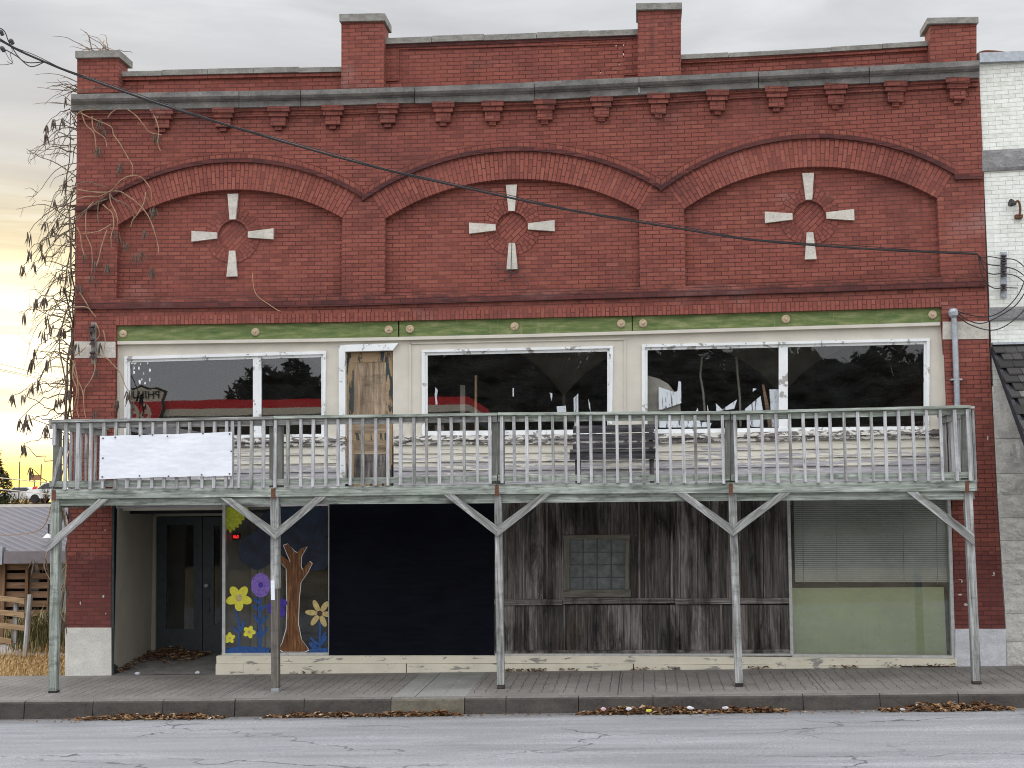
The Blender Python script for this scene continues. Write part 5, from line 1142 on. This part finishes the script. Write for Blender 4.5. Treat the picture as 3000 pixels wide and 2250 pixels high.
# tufts over the corner cap
for _ in range(17):
    p = px(rr(262, 330), rr(146, 160), rr(0, .3)); q = p+Vector((rr(-.7, .75), rr(-.3, .2), rr(-.1, .42))); arcstem(tm if rr(0, 1) < .4 else sm, p, q, rr(.05, .2), .008, .003, 6, .03)
for _ in range(22):
    p = px(rr(222, 236), rr(230, 330), rr(0, .3)); q = p+Vector((-rr(.1, .75), rr(-.3, .3), rr(-.3, .2))); arcstem(sm, p, q, rr(.0, .15), .008, .003, 6, .03)
TEN = [[(540, 260), (600, 195), (680, 180), (770, 185)], [(590, 200), (650, 230), (720, 260), (830, 310), (850, 370), (900, 440), (950, 530), (990, 600), (990, 670)], [(600, 170), (640, 290), (700, 350), (715, 430), (720, 500)], [(690, 230), (700, 330), (780, 390), (800, 460)], [(805, 240), (850, 190), (930, 172), (1010, 220), (1070, 290), (1120, 350), (1210, 370)], [(1120, 180), (1150, 220), (1185, 320), (1180, 430), (1200, 490)], [(575, 30), (650, 40), (720, 15), (800, 20)],
       [(580, 780), (680, 795), (760, 800), (830, 790), (890, 720), (960, 680), (1040, 680), (1090, 720), (1130, 790), (1130, 880)], [(830, 790), (900, 795), (960, 830), (1040, 890), (1110, 980), (1150, 1080), (1180, 1190), (1185, 1250)], [(820, 810), (830, 880), (870, 960), (880, 1040)], [(820, 800), (850, 850), (930, 880), (990, 940), (1000, 1000), (970, 1060)], [(700, 870), (650, 930), (640, 1000), (645, 1120), (680, 1200), (690, 1300), (685, 1400)], [(800, 850), (720, 880), (660, 920), (600, 960), (575, 1000)], [(740, 870), (730, 950), (735, 1030)], [(770, 890), (800, 920), (840, 960), (850, 1050), (830, 1130), (835, 1210)], [(1090, 800), (1075, 880), (1030, 960), (990, 1010), (980, 1060)], [(580, 740), (650, 720), (720, 740), (800, 760)], [(575, 1060), (600, 1120), (610, 1200), (630, 1270)], [(830, 1040), (740, 1090), (620, 1110)], [(800, 1080), (760, 1200), (740, 1290), (720, 1350)], [(590, 1000), (620, 960), (680, 900), (760, 850), (810, 800)], [(580, 850), (660, 830), (740, 830), (810, 795)]]
for t in TEN:
    P = curve([px(*c1(x, y), -.09-rr(0, .05)) for x, y in t], 4); m = MB(); m.tube(P, .011, 5, taper=.006); m.build('tendril', M_STEMT if rr(0, 1) < .7 else M_STEM, VI)
TEN2 = [[(665, 150), (760, 150), (810, 190), (850, 240)], [(705, 20), (760, 110), (800, 180), (845, 235)], [(845, 290), (870, 340), (880, 400), (850, 440)], [(910, 350), (930, 440), (915, 560)], [(830, 600), (840, 700), (800, 800), (750, 870), (740, 950), (745, 1060), (760, 1130)], [(640, 620), (670, 700), (690, 850), (690, 950), (680, 1060), (700, 1130)], [(670, 640), (650, 720), (700, 820), (730, 900), (740, 1000)], [(850, 560), (940, 600), (1000, 660), (1060, 730), (1110, 850), (1140, 890)], [(655, 620), (640, 760), (680, 880), (660, 1000), (640, 1100)], [(660, 580), (720, 540), (760, 500)]]
for t in TEN2:
    P = curve([px(*c2(x, y), -.07-rr(0, .04)) for x, y in t], 4); m = MB(); m.tube(P, .011, 5, taper=.006); m.build('tendril', M_STEMT, VI)
for (x, y) in ((735, 470), (900, 590), (1135, 930), (1160, 920), (850, 1090), (885, 1100), (935, 1170), (632, 1265), (1010, 1265), (1060, 1245), (1130, 1370), (800, 1340), (713, 1320), (692, 1420), (1165, 370), (745, 260), (775, 320), (1078, 1090), (590, 1495)): pod(px(*c1(x, y), -.1), RND.randint(3, 7), .17)
for (x, y) in ((790, 340), (890, 480), (860, 700), (1140, 890), (1155, 940), (1165, 1000), (1035, 970), (850, 1070), (680, 470), (1020, 980)): pod(px(*c2(x, y), -.1), RND.randint(3, 6), .17)
# strands hanging beside the corner post below the balcony
for t in ([(175, 1480), (190, 1500), (192, 1540)], [(150, 1480), (135, 1530), (110, 1555), (60, 1565), (-10, 1570)], [(195, 1655), (180, 1680), (182, 1720), (190, 1735)], [(195, 1650), (190, 1720), (195, 1740)], [(140, 1610), (130, 1660), (148, 1700)], [(172, 1620), (178, 1660), (196, 1640)], [(178, 1760), (180, 1800), (190, 1820)]):
    m = MB(); m.tube(curve([px(u, v, -.4) for u, v in t], 5), .010, 5, taper=.005); m.build('tendril', M_STEMT, VI)
for u, v in ((178, 1500), (196, 1495), (98, 1642), (104, 1650), (136, 1640), (190, 1710), (188, 1800), (182, 1790), (140, 1790), (195, 1820)): pod(px(u, v, -.35), 3, .2)
sm.build('grey_stems', M_STEM, VI); tm.build('tan_stems', M_STEMT, VI)

# ================================================================== yard to the left
YSH = 6.4
M_ROOF = G('corrugated_metal'); g = M_ROOF; P = g.pos(); X, Y, Z = g.sep(P); k = g.math('FRACT', g.math('MULTIPLY', g.math('ADD', X, g.math('MULTIPLY', Y, 1.25)), 1/.26)); rb = g.ramp(k, [(0, .2), (.2, 1), (.45, .55), (1, .3)])
c = g.mix(rb, (.09, .088, .098), (.22, .215, .23)); c = g.mix(g.ramp(g.noise(P, 1.5, 4), [(.4, 0), (.7, .3)]), c, (.25, .22, .22)); g.bump(rb, .6, .03); M_ROOF = g.fin(c, .85, .1)
SH = thing('shed', (-13, YSH, 0), 'low slatted wooden shed with grey corrugated metal roof', 'shed')
zE0 = px(60, 1614, YSH-.3).z; zRi = px(60, 1484, YSH+3.0).z; xS0 = -20.0; xS1 = px(262, 1650, YSH).x+1.6
m = MB(); a = Vector((xS0, YSH-.3, zE0)); b = Vector((xS1, YSH-.3, zE0)); c_ = Vector((xS1, YSH+3.0, zRi)); d = Vector((xS0, YSH+3.0, zRi)); dn_ = Vector((0, 0, -.05))
m.face([a, b, c_, d]); m.face([p+dn_ for p in (a, b, c_, d)]); m.face([a, b, b+dn_, a+dn_]); m.face([b, c_, c_+dn_, b+dn_]); rf = m.build('roof', M_ROOF, SH, normals=False)
m = MB(); m.box((xS0, YSH+2.95, zRi-.04), (xS1, YSH+3.08, zRi+.055)); m.build('ridge_cap', plain('cream_ridge', (.62, .60, .52), .6, .1), rf)
m = MB(); p0, p1 = px(15, 1614, YSH-.36), px(15, 1651, YSH-.36); m.box((p0.x, YSH-.42, p1.z), (xS1, YSH-.3, p0.z-.01)); m.build('gutter', plain('purple_grey_gutter', (.17, .15, .16), .4, .2, 4, .5), rf)
m = MB(); m.box((xS0, YSH-.42, p1.z-.02), (p0.x-.03, YSH-.28, p0.z+.08)); m.build('gutter', M_GALV, rf)
def px3(u, v): return px(u, v, YSH)
zg = grz(-13, YSH)
m = MB()
for k in range(9):
    zt_ = px3(60, 1652+k*27).z; m.box((xS0+.3, YSH+.02, zt_-.13), (px3(145, 1700).x, YSH+.05, zt_))
m.build('wall_slats', M_SHED, SH)
m = MB()
for u0, u1 in ((2, 18), (77, 86), (143, 147)): m.box((px3(u0, 1700).x, YSH-.06, zg-.05), (px3(u1, 1700).x, YSH+.015, p1.z-.01))
m.build('wall_post', M_SHED, SH)
m = MB(); m.box((px3(180, 1700).x, YSH-.03, zg-.05), (px3(196, 1700).x, YSH+.05, p1.z)); m.build('corner_post', plain('pale_green_post', (.25, .29, .24), .8), SH)
m = MB(); m.box((xS0+.2, YSH+1.4, zg-.05), (xS1-.2, YSH+1.45, zE0+.2)); m.build('back_wall', M_DARK, SH)
m = MB(); m.box((px3(20, 1700).x, YSH+.9, px3(20, 1755).z), (px3(57, 1700).x, YSH+.93, px3(20, 1662).z)); m.build('hung_panel', plain('pale_panel', (.42, .44, .43), .7), SH)
FL = thing('flood_lamp', px(140, 1575, YSH+.1), 'small white shaded lamp on a short stalk above the shed roof', 'lamp')
m = MB(); m.tube([px(143, 1535, YSH), px(142, 1565, YSH)], .02, 6); m.build('stalk', M_IRON, FL); m = MB(); m.lathe(px(141, 1563, YSH), [(.02, 0), (.04, -.02), (.11, -.09), (.10, -.085)], (0, 0, 1), 12); m.build('shade', plain('white_enamel', (.8, .82, .86), .4, .05), FL)
YFN = 3.3
FE = thing('rail_fence', px(30, 1880, YFN), 'tan four board rail fence ending at a leaning grey post', 'fence')
for v in (1743, 1784, 1822, 1862):
    m = MB(); e = 71 if v < 1850 else 33; m.board([(-60, v-4), (e, v+11), (e, v+26), (-60, v+10)], YFN, YFN+.03, 'h'); m.build('rail', M_RAIL, FE)
m = MB(); P = [px(82, 1742, YFN+.03), px(95, 1742, YFN+.03), px(79, 1927, YFN-.2), px(65, 1927, YFN-.2)]
m.tube([(P[0]+P[1])/2, (P[2]+P[3])/2-Vector((0, 0, .1))], .052, 8); m.build('post', M_WOOD, FE)
for u0, u1 in ((36, 50), (72, 76)):
    m = MB(); m.board([(u0+3, 1760), (u1+1, 1762), (u1-3, 1885), (u0-2, 1885)], YFN+.04, YFN+.1); m.build('post', M_WOOD, FE)
# shrub of dry blades
def blades(m_, n, area, h, lean, w_=.006):
    for _ in range(n):
        x, y, z = area(); hh = h*rr(.5, 1.1); a = rr(0, 6.3); d = Vector((math.cos(a), math.sin(a), 0))*lean*hh*rr(.2, 1); s = Vector((-math.sin(a), math.cos(a), 0))*w_
        b = Vector((x, y, z)); mid = b+d*.35+Vector((0, 0, hh*.65)); t = b+d+Vector((0, 0, hh*rr(.75, 1)))
        m_.face([b-s, b+s, mid+s*.7, mid-s*.7]); m_.face([mid-s*.7, mid+s*.7, t])
g = G('shrub_blade'); M_SHR = g.fin(g.ramp(g.isl(), [(0, (.06, .075, .03)), (.4, (.13, .14, .055)), (.7, (.27, .22, .10)), (1, (.42, .34, .19))]), .9, .2)
g = G('straw'); M_STRAW = g.fin(g.ramp(g.isl(), [(0, (.30, .19, .075)), (.5, (.50, .34, .15)), (1, (.66, .50, .27))]), .9, .2)
m = MB(); cS = px(128, 1890, 4.6)
blades(m, 1500, lambda: (cS.x+RND.gauss(0, .34)+.1, 4.7+RND.gauss(0, .22), grz(-10, 4.6)+rr(0, .35)), .62, .6, .012)
tag(m.build('ornamental_grass', M_SHR, None, normals=False), 'clump of tall dry green and straw blades before the shed', 'shrub')
m = MB(); blades(m, 9000, lambda: (rr(-12.6, -9.38), rr(.06, 3.6), grz(-10, 1)), .15, .9, .006); blades(m, 500, lambda: (rr(-12.6, -9.38), rr(2.4, 3.9), grz(-10, 1)), .38, .5, .004)
kind(m.build('dry_grass', M_STRAW, None, normals=False), 'stuff')
# conifer and far trees
g = G('conifer_needles'); M_CON = g.fin(g.ramp(g.isl(), [(0, (.016, .02, .010)), (.6, (.04, .045, .02)), (1, (.085, .07, .03))]), .9, .1)
M_BARK = plain('bark', (.09, .07, .055), .95, .3, 8)
def conifer(x, y, h, r, lb, n=4200):
    t = thing('conifer_tree', (x, y, grz(x, y)), lb, 'tree'); z0 = grz(x, y); m = MB(); m.tube([(x, y, z0), (x, y, z0+h*.95)], .22, 7, taper=.03); m.build('trunk', M_BARK, t)
    m = MB()
    for _ in range(n):
        f = rr(0, 1)**.8; a = rr(0, 6.3); lump = .72+.5*mnoise.noise(Vector((math.cos(a)*1.4, math.sin(a)*1.4, f*7)))
        q = r*(1-f)**.8*lump*math.sqrt(rr(.15, 1)); c = Vector((x+q*math.cos(a), y+q*math.sin(a), z0+.3+f*h)); s = rr(.08, .22)
        m.face([c, c+Vector((rr(-s, s), rr(-s, s), rr(-s, s))), c+Vector((rr(-s, s), rr(-s, s), rr(-s, s*.6)))])
    m.build('crown', M_CON, t, normals=False)
pc_ = px(-25, 1480, 42); conifer(pc_.x, 42, 4.6, 2.3, 'dark conifer standing behind the shed against the yellow sky')
M_TWIG = plain('bare_twigs', (.10, .06, .03), .9, .3, 6)
def baretree(x, y, h, lb, sp=.5):
    z0 = grz(x, y); t = thing('bare_tree', (x, y, z0), lb, 'tree', 'bare bushes on the far rise'); m = MB(); m2 = MB()
    m.tube([(x, y, z0-.1), (x+.02, y, z0+h*.4)], .04, 5, taper=.02)
    for _ in range(60):
        a = rr(0, 6.3); b = Vector((x, y, z0+h*rr(.05, .45))); e = b+Vector((math.cos(a)*h*sp*rr(.2, 1), math.sin(a)*h*sp*.4, h*rr(.25, .65))); arcstem(m2, b, e, .1, .014, .005, 4, .05)
    m.build('trunk', M_BARK, t); m2.build('crown', M_TWIG, t)
for u, y, h, lb in ((32, 52, 1.6, 'leafless shrub nearest the conifer on the far rise'), (55, 60, 1.5, 'leafless shrub left of the brown far sign'), (76, 66, 1.1, 'low leafless shrub under the brown far sign'), (132, 70, 1.4, 'leafless shrub right of the red far pillar')): baretree(px(u, 1480, y).x, y, h, lb)
YFS = 75
FS = thing('far_sign', px(101, 1440, YFS), 'brown rectangular sign on a pole above the far street', 'sign'); m = MB(); m.board([(85, 1391), (117.5, 1391), (117.5, 1407), (85, 1407)], YFS, YFS+.1); m.build('board', plain('rust_brown_board', (.30, .15, .08), .8), FS)
m = MB(); zq = grz(-30, YFS); c = px(101, 1407, YFS); m.box((c.x-.03, YFS+.02, zq), (c.x+.03, YFS+.08, c.z)); m.build('pole', M_IRON, FS)
m = MB(); a, b = px(95, 1428, YFS-4), px(105, 1478, YFS-4); a.z = px(95, 1426, YFS-4).z; m.prism([Vector((a.x, YFS-4, a.z-.1)), Vector((a.x+.07, YFS-4, a.z)), Vector((b.x, YFS-4, a.z+.03)), Vector((b.x, YFS-4, grz(-30, YFS-4)-.05)), Vector((a.x, YFS-4, grz(-30, YFS-4)-.05))], YFS-3.8); tag(m.build('red_pillar', plain('red_enamel', (.5, .03, .03), .5, .2), None), 'slim red roadside pillar below the brown far sign', 'pillar')
for u, vt, lb in ((58, 1352, 'thin dark utility pole left of the brown far sign'), (121, 1360, 'thin dark utility pole right of the brown far sign')):
    c = px(u, vt, 80); m = MB(); m.tube([Vector((c.x, 80, grz(-30, 80)-.1)), c], .05, 6); tag(m.build('utility_pole', M_IRON, None), lb, 'pole', 'far utility poles')
M_CARW = plain('white_car_paint', (.72, .74, .76), .3, .05, 2, .5); M_CARG = plain('car_glass', (.03, .035, .04), .1, .1, 2, .5); M_TYRE = plain('tyre_rubber', (.02, .02, .02), .8)
def car(x, y, lb, mt, yaw=0):
    z = grz(x, y); t = thing('parked_car', (x, y, z), lb, 'car', 'cars parked on the far street'); L = 4.3; m = MB()
    pr = [(-2.1, .35), (-2.15, .75), (-1.9, .95), (-1.2, 1.0), (-.6, 1.42), (.7, 1.45), (1.35, 1.02), (2.05, .9), (2.15, .6), (2.1, .32)]
    m.prism([Vector((x+a*.9, y-.85, z+b)) for a, b in pr], y+.85); m.build('body', mt, t); m = MB(); m.prism([Vector((x+a*.9, y-.86, z+b)) for a, b in ((-1.1, 1.02), (-.56, 1.36), (.66, 1.38), (1.2, 1.03))], y+.86); m.build('windows', M_CARG, t)
    for sx in (-1.3, 1.3):
        for sy in (-.88, .70): m = MB(); m.lathe((x+sx*.9, y+sy, z+.32), [(.1, 0), (.32, 0), (.32, .18), (.1, .18)], (0, 1, 0), 14); m.build('wheel', M_TYRE, t)
pcx = px(128, 1470, 71); car(pcx.x+.9, 71, 'white car on the far rise right of the red pillar', M_CARW)
pcx = px(70, 1470, 86); car(pcx.x, 86, 'dusty white car farther up the rise behind the red pillar', plain('dusty_white_paint', (.5, .5, .48), .4, .1))
for k, (v0, v1, lb) in enumerate(((1062, 1103, 'uppermost faint power line in the yellow sky'), (1080, 1112, 'middle faint power line in the yellow sky'), (1084, 1116, 'lowest faint power line in the bright sky'), (1404, 1412, 'pale wire crossing the dark conifer'), (1438, 1445, 'lower pale wire crossing the dark conifer'))):
    yq = 45 if k < 3 else 30; m = MB(); m.tube([px(-1400, v0-210, yq), px(-700, v0-90, yq), px(-60, v0-10, yq), px(60, (v0+v1)/2-2, yq), px(170, v1+6, yq), px(260, v1+9, yq)], .012 if k < 3 else .018, 4); tag(m.build('power_line', M_BLACK if k < 3 else plain('pale_wire%d' % k, (.5, .48, .42), .6), None), lb, 'wire', 'far overhead wires')

# ================================================================== red message sign inside the painted window
def text_mesh(s, size, mat, name, parent, loc, flip=False, ext=.004, align='CENTER'):
    cu = bpy.data.curves.new(name, 'FONT'); cu.body = s; cu.size = size; cu.extrude = ext; cu.align_x = align; cu.align_y = 'CENTER'; cu.offset = size*.02
    o = bpy.data.objects.new(name, cu); COL.objects.link(o); dg = bpy.context.evaluated_depsgraph_get(); me = bpy.data.meshes.new_from_object(o.evaluated_get(dg)); COL.objects.unlink(o); bpy.data.objects.remove(o)
    R_ = Matrix.Rotation(math.pi/2, 4, 'X'); me.transform((Matrix.Rotation(math.pi, 4, 'Z') if flip else Matrix.Identity(4)) @ R_); me.transform(Matrix.Translation(loc)); me.materials.clear(); me.materials.append(mat)
    ob = bpy.data.objects.new(name, me); COL.objects.link(ob); ob.parent = parent
    if parent.type == 'EMPTY': ob.location = -parent.location
    return ob
g = G('red_led'); g.b.inputs['Base Color'].default_value = (.1, 0, 0, 1); g.b.inputs['Emission Color'].default_value = (1, .02, .02, 1); g.b.inputs['Emission Strength'].default_value = 1.5; M_LED = g.m
LE = thing('message_sign', px(682, 1573, .35), 'small glowing red message sign behind the painted window', 'sign'); m = MB(); m.board([(655, 1563), (702, 1562), (702, 1582), (655, 1582)], .36, .42); m.build('case', M_DARK, LE)
m = MB()
for k, w_ in enumerate((4, 3, 5, 0, 5, 6, 5)):
    if not w_: continue
    u = 663+k*5.2; m.board([(u, 1568), (u+1.4, 1568), (u+1.4, 1577), (u, 1577)], .352, .359); m.board([(u, 1567.5+(k % 3)*3), (u+4, 1567.5+(k % 3)*3), (u+4, 1569.5+(k % 3)*3), (u, 1569.5+(k % 3)*3)], .351, .358, 'h'); m.board([(u+3, 1568+(k % 2)*4), (u+4.3, 1568+(k % 2)*4), (u+4.3, 1577), (u+3, 1577)], .353, .3595)
m.build('lit_characters', M_LED, LE)

# ================================================================== across the street (seen in the window reflections)
YC = -24.0; YV = .3-YC
def mir(u, v, yreal=YC):
    p = px(u, v, .3-yreal); return Vector((p.x, yreal, p.z))
def added_glow(name, c, e):
    g = G(name); g.b.inputs['Emission Color'].default_value = (*c, 1); g.b.inputs['Emission Strength'].default_value = e; n = g.noise(g.pos(), 2, 3)
    return g.fin(g.mix(n, tuple(x*.9 for x in c), c), .5, .3)
M_RED = added_glow('added_glow_red', (.55, .02, .03), 1.0); M_CRM = added_glow('added_glow_cream', (.75, .72, .62), .7); M_GRYF = plain('grey_fascia', (.2, .2, .21), .6, .1)  # emission added so canopy and sign read brighter in the window reflections
p0, p1 = mir(455, 1185), mir(1372, 1150); z2 = (p0.z+p1.z)/2; dz = .33
CN = thing('station_canopy', ((p0.x+p1.x)/2, YC-3, 0), 'red and cream fuel station canopy across the street', 'canopy')
for nm, t, b, mt in (('red_fascia', 0, .3, M_RED), ('cream_fascia', .3, .55, M_CRM), ('grey_fascia', .55, .8, M_GRYF)):
    m = MB(); m.box((p0.x, YC-6.2, z2-b), (p1.x, YC, z2-t)); m.build(nm, mt, CN)
for x in (p0.x+1.5, p1.x-1.5):
    m = MB(); m.box((x-.15, YC-3.3, -.7), (x+.15, YC-3.0, z2-.8)); m.build('column', M_CRM, CN)
sc_ = mir(420, 1195); SG = thing('shield_sign', (sc_.x, YC+.2, sc_.z), 'red and cream shield shaped fuel brand sign on the canopy edge', 'sign')
def shield(s): return [(-.98*s, .62*s), (-.62*s, .78*s), (-.3*s, .74*s), (0, .86*s), (.3*s, .74*s), (.62*s, .78*s), (.98*s, .62*s), (.86*s, .25*s), (.92*s, -.1*s), (.78*s, -.45*s), (.4*s, -.72*s), (0, -.9*s), (-.4*s, -.72*s), (-.78*s, -.45*s), (-.92*s, -.1*s), (-.86*s, .25*s)]
SS = .92
def shp(s, y, cl=None): return [Vector((sc_.x+a, y, sc_.z+(min(b, cl) if cl is not None else b))) for a, b in shield(s)]
m = MB(); m.prism(shp(SS*1.0, YC+.2), YC+.1); m.build('dark_border', M_BLACK, SG); m = MB(); m.prism(shp(SS*.9, YC+.23), YC+.2); m.build('cream_field', M_CRM, SG); m = MB(); m.prism(shp(SS*.9, YC+.25, .22*SS), YC+.23); m.build('red_field', M_RED, SG)
text_mesh('PHILLIPS', .37, M_BLACK, 'brand_lettering', SG, Vector((sc_.x, YC+.25, sc_.z+.43)), True); text_mesh('66', .85, M_CRM, 'number_lettering', SG, Vector((sc_.x, YC+.27, sc_.z-.2)), True)
g = G('dark_foliage'); M_DF = g.fin(g.ramp(g.isl(), [(0, (.012, .013, .009)), (1, (.04, .036, .024))]), .95, .1)
def crowntree(x, y, h, r, lb, n=9000):
    t = thing('street_tree', (x, y, -.7), lb, 'tree', 'tall trees across the street'); m = MB(); m.tube([(x, y, -.7), (x, y, h*.75)], .35, 7, taper=.1); m.build('trunk', M_BARK, t); m = MB()
    for _ in range(n):
        a = rr(0, 6.3); b = math.acos(rr(-1, 1)); q = r*rr(.25, 1)**.5*(.8+.45*mnoise.noise(Vector((math.cos(a)*2, b*2, x)))); c = Vector((x+q*math.sin(b)*math.cos(a), y+q*math.sin(b)*math.sin(a)*.6, h-r*.95+q*math.cos(b)*1.0)); s = .55
        m.face([c, c+Vector((rr(-s, s), rr(-s, s), rr(-s, s))), c+Vector((rr(-s, s), rr(-s, s), rr(-s, s)))])
    for _ in range(500):
        c = Vector((x+rr(-r, r), y+rr(-2, 2), rr(-.5, h-r))); s = 1.1; m.face([c, c+Vector((rr(-s, s), rr(-s, s), rr(-s, s))), c+Vector((rr(-s, s), rr(-s, s), rr(-s, s)))])
    m.build('crown', M_DF, t, normals=False)
for u, v, lb in ((860, 1055, 'rounded dark tree across the street beside the canopy'), (1080, 1010, 'dark tree across the street behind the canopy end'), (1290, 985, 'broad dark tree across the street facing the wide window'), (1520, 980, 'dark tree across the street facing the centre arch'), (1750, 985, 'dark tree across the street facing the broken pane'), (2000, 975, 'tall dark tree across the street facing the leaning plank'), (2260, 980, 'dark tree across the street facing the mullion'), (2520, 970, 'dark tree across the street facing the last pane'), (2780, 975, 'dark tree across the street farthest from the canopy')):
    p = mir(u, v, -62); crowntree(p.x, -62+rr(-3, 3), p.z, 4.4 if u < 900 else 5.2, lb)

m = MB()
for _ in range(9000):
    c = Vector((rr(-40, 45), -52+rr(-1.5, 1.5), rr(-.6, 3.6+.6*math.sin(_*.01)))); s_ = .5; m.face([c, c+Vector((rr(-s_, s_), rr(-s_, s_), rr(-s_, s_))), c+Vector((rr(-s_, s_), rr(-s_, s_), rr(-s_, s_)))])
hb = MB(); hb.box((-40, -52.6, -.7), (45, -52.2, 3.3))
HD = thing('filler', (0, -52, -.7), 'long dark hedge of leaves added across the street against bright gaps in reflections', 'filler'); hb.build('filler_core', M_DF, HD); m.build('filler_foliage', M_DF, HD, normals=False)  # unseen row added to keep bright sky gaps out of the window reflections
# ================================================================== sky, sun, colour
W = bpy.data.worlds.new('World'); SC.world = W; W.use_nodes = True; nt = W.node_tree; nt.nodes.clear()
class GW(G):
    def __init__(s): s.nt = nt
g = GW(); S = (px(62, 1385, 0)-CAM).normalized()
SUN_EL = math.asin(S.z); SUN_AZ = math.atan2(S.x, S.y)
sky = g.n('ShaderNodeTexSky', sky_type='NISHITA', sun_disc=False); sky.sun_elevation = max(SUN_EL, math.radians(3)); sky.sun_rotation = SUN_AZ; sky.air_density = 1.2; sky.dust_density = 2
D = g.n('ShaderNodeTexCoord').outputs['Generated']; dx_, dy_, dz_ = g.sep(D)
cl = g.noise(g.map(D, (2.2, 2.2, 9)), 1.6, 6, .58, .5); cl2 = g.noise(g.map(D, (1.2, 1.2, 4), (4, 1, 2)), 1.2, 4, .55, .3)
c = g.ramp(cl, [(.3, (.60, .62, .66)), (.5, (.76, .78, .81)), (.72, (.98, .99, 1.02))])
c = g.mix(g.ramp(cl2, [(.35, .5), (.62, 0)]), c, (.58, .60, .63))
bk = g.ramp(g.math('ADD', g.math('MULTIPLY', dy_, -.5), .5), [(.25, 0), (.75, 1)])       # sky brightened behind the camera and overhead to light the front
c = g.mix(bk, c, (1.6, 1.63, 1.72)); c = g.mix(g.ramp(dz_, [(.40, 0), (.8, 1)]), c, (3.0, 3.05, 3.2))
vd = g.n('ShaderNodeVectorMath', operation='DOT_PRODUCT'); g.set(vd.inputs[0], D); vd.inputs[1].default_value = S; dt = vd.outputs['Value']
st = g.noise(g.map(D, (1.5, 1.5, 26), (1, 2, 0)), 1.7, 5, .55, .4)
lowm = g.ramp(dz_, [(.0, 1), (.15, .8), (.33, 0)])
gl = g.math('MULTIPLY', g.ramp(dt, [(.945, 0), (.975, .4), (.992, 1)]), lowm)
warm = g.ramp(st, [(.34, (.66, .60, .46)), (.45, (1.02, .80, .30)), (.55, (1.4, 1.14, .5)), (.68, (1.75, 1.6, 1.15))])
c = g.mix(gl, c, warm)
core = g.math('MULTIPLY', g.ramp(dt, [(.976, 0), (.993, 1)]), g.ramp(dz_, [(.02, .6), (.05, 1), (.13, .9), (.2, 0)])); c = g.mix(g.math('MULTIPLY', core, g.ramp(st, [(.3, .2), (.5, 1)])), c, (2.4, 2.2, 1.6))
hz = g.math('MULTIPLY', g.ramp(dt, [(.984, 0), (.996, 1)]), g.ramp(dz_, [(-.02, 1), (.035, 1), (.06, 0)])); c = g.mix(hz, c, (1.9, 1.42, .42))
bg1 = g.n('ShaderNodeBackground'); g.nt.links.new(sky.outputs[0], bg1.inputs[0]); bg1.inputs[1].default_value = .05
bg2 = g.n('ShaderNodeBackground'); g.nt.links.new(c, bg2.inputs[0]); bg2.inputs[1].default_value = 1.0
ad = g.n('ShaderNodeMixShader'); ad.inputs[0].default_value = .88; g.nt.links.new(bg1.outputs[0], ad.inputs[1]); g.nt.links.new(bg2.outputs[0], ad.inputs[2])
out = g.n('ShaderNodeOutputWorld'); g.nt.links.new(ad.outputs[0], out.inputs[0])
ld = bpy.data.lights.new('sun', 'SUN'); ld.energy = 1.2; ld.angle = math.radians(10); ld.color = (1, .72, .42)
lo = bpy.data.objects.new('sun', ld); COL.objects.link(lo); sd = Vector((math.sin(SUN_AZ)*math.cos(math.radians(4)), math.cos(SUN_AZ)*math.cos(math.radians(4)), math.sin(math.radians(4)))); lo.rotation_euler = (-sd).to_track_quat('-Z', 'Y').to_euler(); lo.location = (0, 0, 20)
SC.view_settings.view_transform = 'Standard'; SC.view_settings.look = 'None'; SC.view_settings.exposure = 0; SC.view_settings.gamma = 1; SC.view_settings.use_curve_mapping = False
SC.render.engine = 'CYCLES'; SC.cycles.use_denoising = True; SC.cycles.pixel_filter_type = 'BLACKMAN_HARRIS'; SC.cycles.filter_width = 1.05; SC.cycles.max_bounces = 8; SC.cycles.transparent_max_bounces = 12
